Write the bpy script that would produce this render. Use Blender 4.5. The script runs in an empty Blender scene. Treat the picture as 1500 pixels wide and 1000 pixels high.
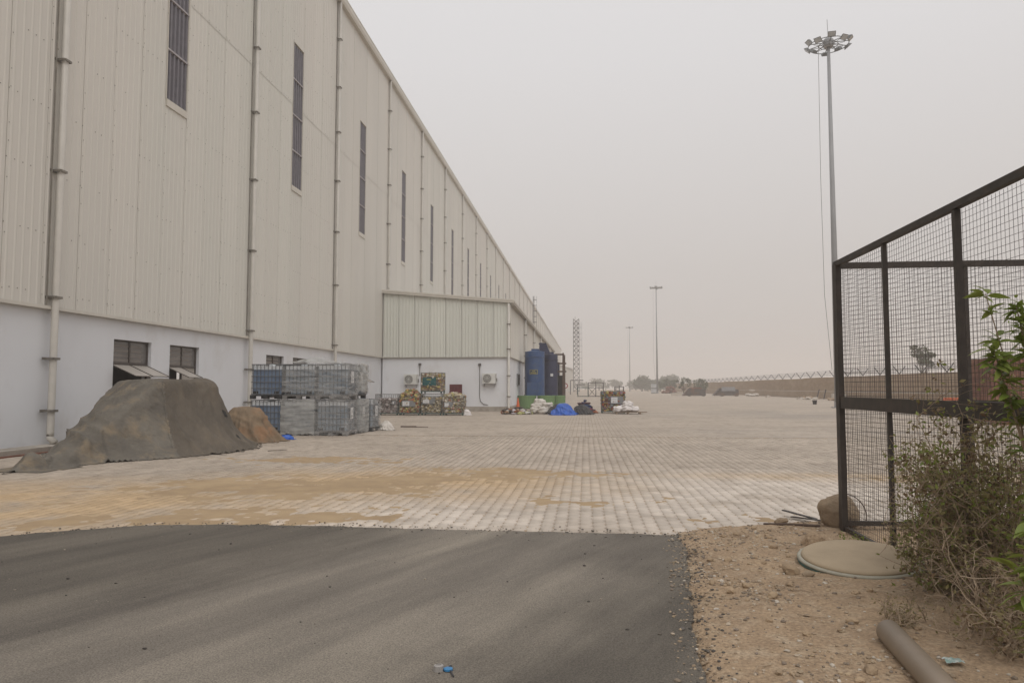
import bpy, bmesh, math, random
import numpy as np
from mathutils import Vector, Matrix, noise as mnoise
R = math.radians
rng = random.Random(7)
scene = bpy.context.scene
col = scene.collection

# ------------------------------------------------------------------ camera
cam_d = bpy.data.cameras.new('camera'); cam = bpy.data.objects.new('camera', cam_d); col.objects.link(cam)
cam_d.sensor_width = 36.0; cam_d.lens = 36.0 * 1060 / 1500
cam_d.clip_start = 0.05; cam_d.clip_end = 4000
cam.location = (0, 0, 1.6)
cam.rotation_euler = (R(90 + 3.644), 0, R(5.753))
scene.camera = cam

# ------------------------------------------------------------------ sky, sun, exposure
SUN_EL, SUN_AZ = R(56), R(160)          # azimuth clockwise from +Y
world = bpy.data.worlds.new('World'); scene.world = world; world.use_nodes = True
wn = world.node_tree; wn.nodes.clear()
def wnode(t, **k):
    n = wn.nodes.new(t)
    for a, b in k.items(): setattr(n, a, b)
    return n
sky = wnode('ShaderNodeTexSky', sky_type='NISHITA', sun_disc=False)
sky.sun_elevation = SUN_EL; sky.sun_rotation = SUN_AZ; sky.dust_density = 8; sky.air_density = 1.5
hs = wnode('ShaderNodeHueSaturation'); hs.inputs['Saturation'].default_value = 0.12; hs.inputs['Value'].default_value = 0.09
wn.links.new(sky.outputs[0], hs.inputs['Color'])
tc = wnode('ShaderNodeTexCoord'); sx = wnode('ShaderNodeSeparateXYZ'); wn.links.new(tc.outputs['Generated'], sx.inputs[0])
rmp = wnode('ShaderNodeValToRGB'); wn.links.new(sx.outputs['Z'], rmp.inputs[0])
e = rmp.color_ramp.elements
e[0].position = 0.0; e[0].color = (0.620, 0.572, 0.538, 1)
e[1].position = 0.75; e[1].color = (0.900, 0.892, 0.905, 1)
m_ = e.new(0.16); m_.color = (0.668, 0.630, 0.607, 1)
m_ = e.new(0.42); m_.color = (0.800, 0.782, 0.785, 1)
wmix = wnode('ShaderNodeMix', data_type='RGBA'); wmix.inputs[0].default_value = 0.88
wn.links.new(hs.outputs[0], wmix.inputs[6]); wn.links.new(rmp.outputs[0], wmix.inputs[7])
bg = wnode('ShaderNodeBackground'); wn.links.new(wmix.outputs[2], bg.inputs[0]); bg.inputs[1].default_value = 1.0
wo = wnode('ShaderNodeOutputWorld'); wn.links.new(bg.outputs[0], wo.inputs[0])
sun_d = bpy.data.lights.new('sun', 'SUN'); sun_d.energy = 1.05; sun_d.angle = R(42); sun_d.color = (1, 0.965, 0.925)
sun = bpy.data.objects.new('sun', sun_d); col.objects.link(sun)
sd = Vector((math.sin(SUN_AZ) * math.cos(SUN_EL), math.cos(SUN_AZ) * math.cos(SUN_EL), math.sin(SUN_EL)))
sun.rotation_euler = sd.to_track_quat('Z', 'Y').to_euler(); sun.location = (0, -20, 60)
vs = scene.view_settings
vs.view_transform = 'Standard'; vs.look = 'None'; vs.gamma = 1; vs.exposure = 0.0; vs.use_curve_mapping = False
scene.render.engine = 'CYCLES'
cy = scene.cycles
cy.use_denoising = True
cy.max_bounces = 6; cy.diffuse_bounces = 3; cy.glossy_bounces = 2; cy.transmission_bounces = 4; cy.volume_bounces = 1; cy.transparent_max_bounces = 12
cy.caustics_reflective = False; cy.caustics_refractive = False

# ------------------------------------------------------------------ helpers
def hsh(ix, iy, s):
    n = (ix * 374761393 + iy * 668265263 + s * 1274126177) & 0xffffffff
    n = ((n ^ (n >> 13)) * 1274126177) & 0xffffffff
    return ((n ^ (n >> 16)) & 0xffff) / 65535.0
def vn(x, y, s=0):
    x = np.asarray(x, float); y = np.asarray(y, float)
    xi = np.floor(x).astype(np.int64); yi = np.floor(y).astype(np.int64)
    fx = x - xi; fy = y - yi; fx = fx * fx * (3 - 2 * fx); fy = fy * fy * (3 - 2 * fy)
    a = hsh(xi, yi, s); b = hsh(xi + 1, yi, s); c = hsh(xi, yi + 1, s); d = hsh(xi + 1, yi + 1, s)
    return (a * (1 - fx) + b * fx) * (1 - fy) + (c * (1 - fx) + d * fx) * fy
def fbm(x, y, s=0, o=4):
    t = 0; a = 0.5
    for k in range(o): t = t + a * vn(np.asarray(x) * 2 ** k, np.asarray(y) * 2 ** k, s + k); a *= 0.5
    return t
def sm(a, b, x):
    t = np.clip((np.asarray(x, float) - a) / (b - a), 0, 1); return t * t * (3 - 2 * t)

class MB:
    def __init__(s): s.v = []; s.f = []; s.c = []
    def add(s, vs, fs, c=None):
        o = len(s.v); s.v += [tuple(p) for p in vs]; s.f += [tuple(i + o for i in f) for f in fs]; s.c += [c] * len(fs); return s
    def box(s, x0, x1, y0, y1, z0, z1, c=None):
        return s.add([(x0,y0,z0),(x1,y0,z0),(x1,y1,z0),(x0,y1,z0),(x0,y0,z1),(x1,y0,z1),(x1,y1,z1),(x0,y1,z1)],
                     [(0,3,2,1),(4,5,6,7),(0,1,5,4),(1,2,6,5),(2,3,7,6),(3,0,4,7)], c)
    def bar(s, a, b, w, h=None, c=None):
        a = Vector(a); b = Vector(b); d = (b - a).normalized(); h = h or w
        u = d.cross(Vector((0, 0, 1)));
        if u.length < 1e-4: u = Vector((1, 0, 0))
        u.normalize(); n = u.cross(d)
        P = [];
        for q in (a, b):
            for i, j in ((-1,-1),(1,-1),(1,1),(-1,1)): P.append(q + u * (w / 2 * i) + n * (h / 2 * j))
        return s.add(P, [(0,3,2,1),(4,5,6,7),(0,1,5,4),(1,2,6,5),(2,3,7,6),(3,0,4,7)], c)
    def tube(s, pts, r, n=6, c=None, cap=True):
        pts = [Vector(p) for p in pts]; m = len(pts); rs = r if isinstance(r, (list, tuple)) else [r] * m
        V = []; prev = None
        for i, p in enumerate(pts):
            d = (pts[min(i + 1, m - 1)] - pts[max(i - 1, 0)])
            d = d.normalized() if d.length > 1e-9 else Vector((0, 0, 1))
            if prev is None:
                u = d.cross(Vector((0, 0, 1)))
                if u.length < 1e-3: u = Vector((1, 0, 0))
            else: u = prev - d * prev.dot(d)
            u = u.normalized() if u.length > 1e-6 else Vector((1, 0, 0)); prev = u; w = d.cross(u)
            for k in range(n):
                t = 2 * math.pi * k / n; V.append(p + (u * math.cos(t) + w * math.sin(t)) * rs[i])
        F = []
        for i in range(m - 1):
            for k in range(n): F.append((i*n+k, i*n+(k+1)%n, (i+1)*n+(k+1)%n, (i+1)*n+k))
        if cap: F.append(tuple(range(n-1,-1,-1))); F.append(tuple((m-1)*n+k for k in range(n)))
        return s.add(V, F, c)
    def lathe(s, prof, n=24, o=(0,0,0), c=None):
        V = []; F = []; m = len(prof)
        for r, z in prof:
            for k in range(n):
                t = 2*math.pi*k/n; V.append((o[0]+r*math.cos(t), o[1]+r*math.sin(t), o[2]+z))
        for i in range(m-1):
            for k in range(n): F.append((i*n+k, i*n+(k+1)%n, (i+1)*n+(k+1)%n, (i+1)*n+k))
        F.append(tuple(range(n-1,-1,-1))); F.append(tuple((m-1)*n+k for k in range(n)))
        return s.add(V, F, c)
    def ico(s, p, sc, rot=0, jit=0, c=None, rr=rng, sub=0):
        V, F = ICO if not sub else ICO2
        q = Matrix.Rotation(rot, 3, 'Z') @ Matrix.Rotation(rr.uniform(0, 6), 3, 'X') if rot is not None else Matrix.Identity(3)
        P = []
        for v in V:
            w = Vector(v) * (1 + rr.uniform(-jit, jit)); w = q @ w
            P.append((p[0] + w.x * sc[0], p[1] + w.y * sc[1], p[2] + w.z * sc[2]))
        return s.add(P, F, c)
    def mesh(s, name, smooth=False):
        me = bpy.data.meshes.new(name); me.from_pydata(s.v, [], s.f); me.update()
        if smooth: me.polygons.foreach_set('use_smooth', [True] * len(me.polygons))
        if any(c is not None for c in s.c):
            a = me.color_attributes.new('col', 'FLOAT_COLOR', 'CORNER'); d = []
            for f, c in zip(s.f, s.c): d += list((*(c or (1, 1, 1)), 1)) * len(f)
            a.data.foreach_set('color', d)
        return me
    def build(s, name, mat, parent=None, smooth=False, kind=None, loc=None):
        return obj(name, s.mesh(name, smooth), mat, parent, kind, loc)
def _ico(sub):
    bm = bmesh.new(); bmesh.ops.create_icosphere(bm, subdivisions=sub, radius=1); bm.verts.ensure_lookup_table()
    V = [tuple(v.co) for v in bm.verts]; F = [tuple(v.index for v in f.verts) for f in bm.faces]; bm.free(); return V, F
ICO = _ico(1); ICO2 = _ico(2)

def obj(name, me, mat=None, parent=None, kind=None, loc=None):
    o = bpy.data.objects.new(name, me); col.objects.link(o)
    if mat is not None and len(me.materials) == 0: me.materials.append(mat)
    if parent is not None: o.parent = parent
    if kind: o['kind'] = kind
    if loc is not None: o.location = loc
    return o
def npmesh(name, V, F, mat=None, smooth=False):
    """fast mesh from numpy verts and an (n,4) or (n,3) face array"""
    V = np.asarray(V, np.float32); F = np.asarray(F, np.int32); k = F.shape[1]
    me = bpy.data.meshes.new(name); me.vertices.add(len(V)); me.vertices.foreach_set('co', V.ravel())
    me.loops.add(F.size); me.loops.foreach_set('vertex_index', F.ravel())
    me.polygons.add(len(F)); me.polygons.foreach_set('loop_start', np.arange(0, F.size, k, dtype=np.int32))
    me.polygons.foreach_set('loop_total', np.full(len(F), k, np.int32))
    if smooth: me.polygons.foreach_set('use_smooth', np.ones(len(F), bool))
    me.update(); me.validate()
    if mat: me.materials.append(mat)
    return me
def gridmesh(name, X, Y, Z, mat=None, smooth=True):
    ny, nx = X.shape; i = np.arange(ny * nx).reshape(ny, nx)
    F = np.stack([i[:-1,:-1], i[:-1,1:], i[1:,1:], i[1:,:-1]], -1).reshape(-1, 4)
    return npmesh(name, np.stack([X, Y, Z], -1).reshape(-1, 3), F, mat, smooth)
def thing(name, label, cat, loc=(0,0,0), rz=0, group=None):
    o = bpy.data.objects.new(name, None); col.objects.link(o); o.location = loc; o.rotation_euler = (0, 0, rz)
    o.empty_display_size = 0.3
    return tag(o, label, cat, group)
def tag(o, label, cat, group=None):
    o['label'] = label; o['category'] = cat
    if group: o['group'] = group
    return o
def copy_tree(o, parent=None, top=True):
    c = o.copy(); col.objects.link(c); c.parent = parent
    for ch in list(o.children): copy_tree(ch, c, False)
    return c

# ------------------------------------------------------------------ materials
def mat(name, c1, c2=None, rough=0.8, scale=3.0, detail=6, bump=0.0, bscale=None, metal=0.0, c3=None, s3=0.4, vcol=False,
        stretch=(1,1,1), spec=0.3, lo=0.35, hi=0.65, objrand=0.0, rot=(0,0,0), t3=(0.5,0.7), local=False, bdist=0.02):
    m = bpy.data.materials.new(name); m.use_nodes = True; nt = m.node_tree; N = nt.nodes; L = nt.links
    b = N['Principled BSDF']; b.inputs['Roughness'].default_value = rough; b.inputs['Metallic'].default_value = metal
    b.inputs['Specular IOR Level'].default_value = spec
    c2 = c2 or tuple(x * 0.8 for x in c1)
    if local: src = N.new('ShaderNodeTexCoord').outputs['Object']
    else: src = N.new('ShaderNodeNewGeometry').outputs['Position']
    mr = N.new('ShaderNodeMapping'); mr.inputs['Rotation'].default_value = rot; L.new(src, mr.inputs[0])
    mp = N.new('ShaderNodeMapping'); mp.inputs['Scale'].default_value = stretch; L.new(mr.outputs[0], mp.inputs[0]); P = mp.outputs[0]
    def ns(sc, d=detail, r=0.6):
        n = N.new('ShaderNodeTexNoise'); n.inputs['Scale'].default_value = sc; n.inputs['Detail'].default_value = d; n.inputs['Roughness'].default_value = r
        L.new(P, n.inputs['Vector']); return n.outputs['Fac']
    def rmap(f, a, z):
        n = N.new('ShaderNodeMapRange'); n.inputs[1].default_value = a; n.inputs[2].default_value = z; L.new(f, n.inputs[0]); return n.outputs[0]
    def mx(f, A, B, mode='MIX'):
        n = N.new('ShaderNodeMix'); n.data_type = 'RGBA'; n.blend_type = mode
        if isinstance(f, float): n.inputs[0].default_value = f
        else: L.new(f, n.inputs[0])
        for k, v in ((6, A), (7, B)):
            if isinstance(v, tuple): n.inputs[k].default_value = (*v, 1)
            else: L.new(v, n.inputs[k])
        return n.outputs[2]
    C = mx(rmap(ns(scale), lo, hi), c1, c2)
    if c3: C = mx(rmap(ns(s3, 5), *t3), C, c3)
    if vcol:
        a = N.new('ShaderNodeVertexColor'); a.layer_name = 'col'; C = mx(1.0, C, a.outputs[0], 'MULTIPLY')
    if objrand:
        oi = N.new('ShaderNodeObjectInfo'); g = N.new('ShaderNodeMapRange'); L.new(oi.outputs['Random'], g.inputs[0])
        g.inputs[3].default_value = 1 - objrand; g.inputs[4].default_value = 1 + objrand * 0.5
        h = N.new('ShaderNodeHueSaturation'); L.new(g.outputs[0], h.inputs['Value']); L.new(C, h.inputs['Color']); C = h.outputs[0]
    L.new(C, b.inputs['Base Color'])
    if bump:
        bn = N.new('ShaderNodeBump'); bn.inputs['Strength'].default_value = bump; bn.inputs['Distance'].default_value = bdist
        L.new(ns(bscale or scale * 6, 5), bn.inputs['Height']); L.new(bn.outputs[0], b.inputs['Normal'])
    m['_C'] = 0
    return m
M = {}
M['clad'] = mat('cladding_paint', (.645,.615,.560), (.605,.582,.532), rough=.5, scale=.35, c3=(.615,.608,.55), s3=.09, stretch=(1,1,.18), objrand=.035, spec=.35)
M['clad_reflect'] = mat('annex_cladding_reflect_tint', (.64,.645,.585), (.605,.61,.555), rough=.5, scale=.35, stretch=(1,1,.18), objrand=.035, spec=.35)  # cladding colour with the annex front's greenish reflected light put in
M['trim'] = mat('trim_paint', (.61,.575,.51), (.55,.52,.46), rough=.45, scale=1.5)
M['trimd'] = mat('trim_dark', (.36,.32,.26), (.30,.27,.22), rough=.5, scale=2)
M['white'] = mat('white_wall_paint', (.70,.71,.73), (.66,.665,.685), rough=.85, scale=.5, c3=(.58,.57,.56), s3=.9, t3=(.55,.8), bump=.08, bscale=40, stretch=(1,1,.6))
M['pipe'] = mat('downpipe_paint', (.555,.525,.475), (.49,.465,.42), rough=.4, scale=2)
M['clamp'] = mat('clamp_steel', (.24,.22,.19), (.17,.155,.135), rough=.5, metal=.4)
M['concrete'] = mat('concrete', (.42,.38,.33), (.30,.27,.23), rough=.9, scale=2.5, c3=(.22,.19,.16), s3=1.2, bump=.4)
M['roof'] = mat('roof_sheet', (.55,.53,.49), rough=.5)
M['louvre'] = mat('louvre_sheet', (.165,.155,.175), (.13,.122,.14), rough=.35, scale=4)
M['louvrebar'] = mat('louvre_bar', (.42,.39,.40), rough=.5)
M['frame'] = mat('window_frame', (.085,.07,.06), (.06,.05,.045), rough=.5)
M['glass'] = mat('window_glass', (.13,.12,.11), (.10,.09,.085), rough=.12, spec=.6)
M['frost'] = mat('frosted_pane', (.42,.38,.34), (.36,.33,.29), rough=.4, scale=2)
M['blind'] = mat('blind_slat', (.21,.185,.165), (.17,.15,.135), rough=.6)
M['dark'] = mat('dark_interior', (.03,.028,.026), rough=.9)
M['black'] = mat('black_paint', (.036,.030,.026), (.055,.045,.038), rough=.55, scale=9, c3=(.085,.06,.045), s3=3, t3=(.58,.8))
M['wire'] = mat('mesh_wire', (.045,.037,.032), (.075,.055,.042), rough=.6, scale=14)
M['galv'] = mat('galvanised_steel', (.34,.34,.35), (.27,.27,.28), rough=.45, metal=.35, scale=2)
M['mastg'] = mat('mast_paint', (.30,.305,.315), (.25,.255,.262), rough=.5, scale=.4)
M['lamp'] = mat('floodlight_body', (.16,.165,.165), (.11,.115,.115), rough=.5)
M['lampglass'] = mat('floodlight_glass', (.45,.47,.48), rough=.15, spec=.6)
M['wallb'] = mat('boundary_wall', (.37,.27,.18), (.30,.215,.145), rough=.95, scale=.9, c3=(.40,.31,.22), s3=.25, bump=.5, stretch=(1,1,3))
M['pale'] = mat('pale_plaster', (.55,.50,.44), (.45,.40,.34), rough=.9)
M['rust'] = mat('rust_steel', (.20,.085,.055), (.14,.06,.042), rough=.8, scale=2.5, c3=(.26,.13,.085), s3=.8)
M['maroon'] = mat('maroon_paint', (.13,.025,.03), (.09,.02,.025), rough=.6)
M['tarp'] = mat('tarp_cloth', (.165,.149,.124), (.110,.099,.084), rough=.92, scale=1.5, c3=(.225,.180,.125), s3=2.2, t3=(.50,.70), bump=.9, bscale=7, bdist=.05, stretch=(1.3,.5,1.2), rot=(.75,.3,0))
M['tarp_shaded'] = mat('tarp_cloth_shaded', (.128,.108,.085), (.092,.079,.064), rough=.92, scale=1.5, c3=(.165,.135,.100), s3=1.9, t3=(.50,.74), bump=.9, bscale=7, bdist=.05, stretch=(1,1,.5))
M['tarp2'] = mat('tarp_cloth_brown', (.23,.165,.105), (.155,.118,.082), rough=.92, scale=2, c3=(.27,.15,.08), s3=1.4, bump=.5, bscale=10, bdist=.04)
M['bluecloth'] = mat('blue_tarp', (.012,.10,.46), (.01,.075,.36), rough=.4, scale=3, spec=.5, bump=.3, bscale=14)
M['darkcloth'] = mat('dark_sheet', (.045,.045,.048), (.07,.066,.064), rough=.8, scale=3, bump=.4)
M['navycloth'] = mat('navy_cloth', (.04,.05,.10), (.09,.03,.03), rough=.9, scale=3.5, lo=.45, hi=.55)
M['sack'] = mat('white_sack', (.62,.58,.53), (.50,.46,.41), rough=.75, scale=4, bump=.5, bscale=18)
M['sackw'] = mat('bright_sack', (.74,.70,.68), (.62,.58,.56), rough=.7, scale=4, bump=.5, bscale=18)
M['bluetank'] = mat('blue_tank_paint', (.026,.075,.20), (.02,.058,.155), rough=.4, scale=1.2, c3=(.045,.08,.15), s3=2, spec=.5)
M['navytank'] = mat('navy_tank_paint', (.035,.042,.085), (.028,.033,.068), rough=.45, scale=1.2)
M['green'] = mat('green_paint', (.155,.25,.105), (.125,.21,.09), rough=.55, scale=1.3)
M['teal'] = mat('teal_steel', (.035,.085,.075), (.03,.065,.055), rough=.6)
M['tealplate'] = mat('teal_plate', (.018,.10,.105), rough=.5)
M['yellow'] = mat('yellow_print', (.55,.45,.10), rough=.6)
M['brownsteel'] = mat('brown_steel', (.11,.075,.055), (.08,.055,.045), rough=.7)
M['paper'] = mat('label_paper', (.72,.72,.72), (.62,.62,.62), rough=.6, scale=20)
M['ink'] = mat('label_ink', (.05,.05,.05), rough=.7)
M['plate'] = mat('grey_plate', (.23,.235,.24), (.18,.185,.19), rough=.5)
M['ac'] = mat('ac_casing', (.66,.655,.62), (.58,.575,.54), rough=.45)
M['acgrill'] = mat('ac_grill', (.19,.185,.17), (.14,.135,.125), rough=.5)
M['cable'] = mat('cable', (.12,.11,.105), rough=.6)
M['bottle'] = mat('ibc_plastic', (.66,.68,.69), (.58,.60,.62), rough=.35, scale=2)
M['liquid'] = mat('ibc_filled_plastic', (.155,.215,.315), (.12,.17,.255), rough=.3, scale=1.6, c3=(.22,.27,.34), s3=1.1, spec=.5)
M['liquidg'] = mat('ibc_filled_plastic_grey', (.27,.32,.37), (.21,.255,.305), rough=.3, scale=1.6, c3=(.36,.385,.40), s3=1.1, spec=.5)
M['cagesteel'] = mat('ibc_cage_steel', (.16,.17,.18), (.10,.105,.11), rough=.5, metal=.3)
M['palletb'] = mat('ibc_pallet_black', (.03,.03,.032), rough=.6)
M['palletg'] = mat('ibc_pallet_grey', (.21,.205,.20), (.14,.135,.13), rough=.6)
M['wood'] = mat('weathered_wood', (.27,.20,.14), (.19,.14,.10), rough=.85, scale=8)
M['waste'] = mat('waste_bits', (.9,.9,.9), (.75,.75,.75), rough=.6, scale=20, vcol=True)
M['wcage'] = mat('cage_steel_grey', (.11,.125,.12), (.16,.15,.14), rough=.6, scale=5)
M['rag'] = mat('rag_cloth', (.9,.9,.9), (.7,.7,.7), rough=.85, scale=6, vcol=True, bump=.4)
M['orange'] = mat('orange_plastic', (.62,.12,.035), (.5,.10,.03), rough=.5)
M['dirt'] = mat('verge_dirt', (.40,.288,.185), (.32,.228,.148), rough=.97, scale=2.2, c3=(.45,.35,.245), s3=7, t3=(.5,.75), bump=.9, bscale=34, bdist=.03)
M['gravel'] = mat('gravel_stone', (.95,.95,.95), (.75,.75,.75), rough=.9, scale=25, vcol=True)
M['stone'] = mat('loose_stone', (.42,.31,.20), (.32,.235,.155), rough=.92, scale=9, objrand=.2, bump=.5, bscale=40)
M['boulder'] = mat('boulder_stone', (.30,.225,.15), (.21,.155,.105), rough=.95, scale=5, c3=(.36,.285,.20), s3=2.5, bump=.8, bscale=24)
M['lidtan'] = mat('lid_dusty_plastic', (.40,.315,.215), (.36,.285,.195), rough=.8, scale=3, c3=(.30,.235,.16), s3=2.2, t3=(.55,.8), bump=.15, bscale=30)
M['lidteal'] = mat('lid_rim_green', (.03,.12,.11), (.10,.13,.11), rough=.5, scale=6)
M['lidrim'] = mat('lid_rim_pale', (.38,.36,.29), (.30,.28,.22), rough=.6, scale=6)
M['pvc'] = mat('pvc_pipe_tan', (.30,.235,.175), (.26,.205,.15), rough=.5, scale=4, spec=.4)
M['twig'] = mat('dry_twig', (.34,.26,.185), (.24,.18,.125), rough=.9, scale=5)
M['twigp'] = mat('pale_twig', (.40,.31,.22), (.30,.23,.165), rough=.9, scale=5)
M['leafd'] = mat('dull_leaf', (.205,.19,.072), (.26,.21,.11), rough=.7, scale=3)
M['leafg'] = mat('green_leaf', (.155,.215,.032), (.235,.27,.06), rough=.5, scale=7, spec=.4)
M['leafb'] = mat('brown_leaf', (.17,.11,.06), (.11,.075,.045), rough=.8, scale=4)
M['treeleaf'] = mat('tree_foliage', (.085,.098,.042), (.055,.066,.03), rough=.8, scale=.8)
M['bark'] = mat('bark', (.14,.105,.075), rough=.95)
M['plasticblue'] = mat('blue_plastic', (.05,.21,.42), rough=.4)
M['plasticgrey'] = mat('grey_scrap', (.33,.31,.29), rough=.5)
M['skip'] = mat('skip_steel', (.065,.06,.058), (.10,.085,.075), rough=.7, scale=2, c3=(.16,.085,.05), s3=1.2)
M['skipg'] = mat('skip_panel_grey', (.22,.225,.235), (.28,.28,.29), rough=.6)
M['bucket'] = mat('black_plastic', (.018,.017,.017), rough=.5)
M['latt'] = mat('lattice_steel', (.05,.05,.055), (.075,.065,.065), rough=.6)

def translucent_leaf(m, w=.35):
    nt = m.node_tree; N = nt.nodes; L = nt.links; b = N['Principled BSDF']; out = N['Material Output']
    t = N.new('ShaderNodeBsdfTranslucent'); src = b.inputs['Base Color'].links[0].from_socket; L.new(src, t.inputs[0])
    x = N.new('ShaderNodeMixShader'); x.inputs[0].default_value = w; L.new(b.outputs[0], x.inputs[1]); L.new(t.outputs[0], x.inputs[2]); L.new(x.outputs[0], out.inputs[0])
for k in ('leafd', 'leafg'): translucent_leaf(M[k])

def film_mat(name, opac, c):
    m = mat(name, c, tuple(x*.85 for x in c), rough=.28, scale=3, spec=.5, bump=.5, bscale=9, bdist=.03)
    nt = m.node_tree; N = nt.nodes; L = nt.links; b = N['Principled BSDF']; out = N['Material Output']
    t = N.new('ShaderNodeBsdfTransparent'); n = N.new('ShaderNodeTexNoise'); n.inputs['Scale'].default_value = 2.6; n.inputs['Detail'].default_value = 5
    g = N.new('ShaderNodeNewGeometry'); mp = N.new('ShaderNodeMapping'); mp.inputs['Scale'].default_value = (.7, .7, 4.0); mp.inputs['Rotation'].default_value = (0, .25, 0)
    L.new(g.outputs['Position'], mp.inputs[0]); L.new(mp.outputs[0], n.inputs[0])
    r = N.new('ShaderNodeMapRange'); r.inputs[1].default_value = .3; r.inputs[2].default_value = .7; r.inputs[3].default_value = opac - .22; r.inputs[4].default_value = opac + .22
    L.new(n.outputs['Fac'], r.inputs[0])
    x = N.new('ShaderNodeMixShader'); L.new(r.outputs[0], x.inputs[0]); L.new(t.outputs[0], x.inputs[1]); L.new(b.outputs[0], x.inputs[2]); L.new(x.outputs[0], out.inputs[0])
    return m
M['film'] = film_mat('stretch_film', .24, (.60,.60,.59))
M['filmd'] = film_mat('stretch_film_dense', .52, (.56,.56,.54))

# paving: dusty concrete with stains that have a place of their own on the yard
def paving_mat(name, joints):
    m = bpy.data.materials.new(name); m.use_nodes = True; nt = m.node_tree; N = nt.nodes; L = nt.links
    b = N['Principled BSDF']; b.inputs['Roughness'].default_value = .92; b.inputs['Specular IOR Level'].default_value = .2
    P = N.new('ShaderNodeNewGeometry').outputs['Position']
    def ns(sc, d=6, st=(1,1,1), off=(0,0,0), r=.6):
        mp = N.new('ShaderNodeMapping'); mp.inputs['Scale'].default_value = st; mp.inputs['Location'].default_value = off; L.new(P, mp.inputs[0])
        n = N.new('ShaderNodeTexNoise'); n.inputs['Scale'].default_value = sc; n.inputs['Detail'].default_value = d; n.inputs['Roughness'].default_value = r; L.new(mp.outputs[0], n.inputs[0]); return n.outputs['Fac']
    def rm(f, a, z, lo=0., hi=1.):
        n = N.new('ShaderNodeMapRange'); n.interpolation_type = 'SMOOTHSTEP'; n.inputs[1].default_value = a; n.inputs[2].default_value = z; n.inputs[3].default_value = lo; n.inputs[4].default_value = hi; L.new(f, n.inputs[0]); return n.outputs[0]
    def mth(op, A, B):
        n = N.new('ShaderNodeMath'); n.operation = op
        for k, v in ((0, A), (1, B)):
            if isinstance(v, (int, float)): n.inputs[k].default_value = v
            else: L.new(v, n.inputs[k])
        return n.outputs[0]
    def mx(f, A, B, mode='MIX'):
        n = N.new('ShaderNodeMix'); n.data_type = 'RGBA'; n.blend_type = mode
        if isinstance(f, float): n.inputs[0].default_value = f
        else: L.new(f, n.inputs[0])
        for k, v in ((6, A), (7, B)):
            if isinstance(v, tuple): n.inputs[k].default_value = (*v, 1)
            else: L.new(v, n.inputs[k])
        return n.outputs[2]
    def spot(cx, cy, rx, ry):          # a stain: soft ellipse on the yard, 1 in the middle
        mp = N.new('ShaderNodeMapping'); mp.vector_type = 'TEXTURE'; mp.inputs['Location'].default_value = (cx, cy, 0); mp.inputs['Scale'].default_value = (rx, ry, 100); L.new(P, mp.inputs[0])
        d = N.new('ShaderNodeVectorMath'); d.operation = 'LENGTH'; L.new(mp.outputs[0], d.inputs[0])
        return mth('SUBTRACT', 1.0, rm(d.outputs['Value'], .2, 1.15))
    C = mx(rm(ns(.22, 7, (1, 1.3, 1)), .35, .65), (.475,.405,.335), (.405,.345,.285))
    C = mx(rm(ns(1.1, 7, (1,.6,1), (4,2,0), .7), .47, .68, 0, .6), C, (.335,.282,.228))
    C = mx(rm(ns(3.4, 6, (1,.45,1), (1,6,0), .7), .50, .66, 0, .55), C, (.27,.225,.18))
    # pale, washed area and yellow sand-stained area
    pw = mth('MULTIPLY', mth('MAXIMUM', spot(3.2, 10.5, 5.5, 4.5), spot(-2.3, 9.0, 3.2, 2.0)), rm(ns(.9, 6, (1,1,1), (9,0,0)), .28, .58))
    C = mx(pw, C, (.60,.53,.458))
    yl = mth('MULTIPLY', mth('MAXIMUM', spot(-7.2, 9.6, 5.2, 3.2), mth('MAXIMUM', spot(-3.2, 12.2, 4.6, 2.8), mth('MULTIPLY', spot(6., 13.6, 6., .9), .6))), rm(ns(.8, 6, (1,1,1), (2,7,0)), .2, .6))
    C = mx(yl, C, (.50,.365,.225))
    # darker, oily drive lanes far out on the yard
    dk = mth('MULTIPLY', mth('MAXIMUM', spot(12, 45, 16, 9), spot(9, 27, 8, 4)), rm(ns(.16, 6, (1, 2.2, 1), (3,3,0)), .38, .62, 0, .6))
    C = mx(dk, C, (.285,.258,.232))
    if joints:
        sp = N.new('ShaderNodeSeparateXYZ'); L.new(P, sp.inputs[0]); cb = N.new('ShaderNodeCombineXYZ'); L.new(sp.outputs['Y'], cb.inputs[0]); L.new(sp.outputs['X'], cb.inputs[1])
        br = N.new('ShaderNodeTexBrick'); L.new(cb.outputs[0], br.inputs['Vector']); br.inputs['Scale'].default_value = 1; br.inputs['Brick Width'].default_value = .225; br.inputs['Row Height'].default_value = .15
        br.inputs['Mortar Size'].default_value = .010; br.inputs['Mortar Smooth'].default_value = .4; br.inputs['Color1'].default_value = (1.03,1.03,1.03,1); br.inputs['Color2'].default_value = (.92,.92,.92,1); br.inputs['Mortar'].default_value = (.62,.60,.57,1)
        C = mx(1.0, C, br.outputs['Color'], 'MULTIPLY')
    else:
        a = N.new('ShaderNodeAttribute'); a.attribute_name = 'tone'; a.attribute_type = 'GEOMETRY'
        oi = N.new('ShaderNodeObjectInfo')
        v = mth('ADD', mth('MULTIPLY', a.outputs['Fac'], 1.0), mth('MULTIPLY', oi.outputs['Random'], .0))
        cbn = N.new('ShaderNodeCombineColor'); [L.new(v, cbn.inputs[i]) for i in range(3)]
        C = mx(1.0, C, cbn.outputs[0], 'MULTIPLY')
    L.new(C, b.inputs['Base Color'])
    bn = N.new('ShaderNodeBump'); bn.inputs['Strength'].default_value = .35; bn.inputs['Distance'].default_value = .01; L.new(ns(45, 4), bn.inputs['Height']); L.new(bn.outputs[0], b.inputs['Normal'])
    return m
M['paver'] = paving_mat('paver_concrete', False)
M['paving'] = paving_mat('paved_yard', True)
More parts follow.
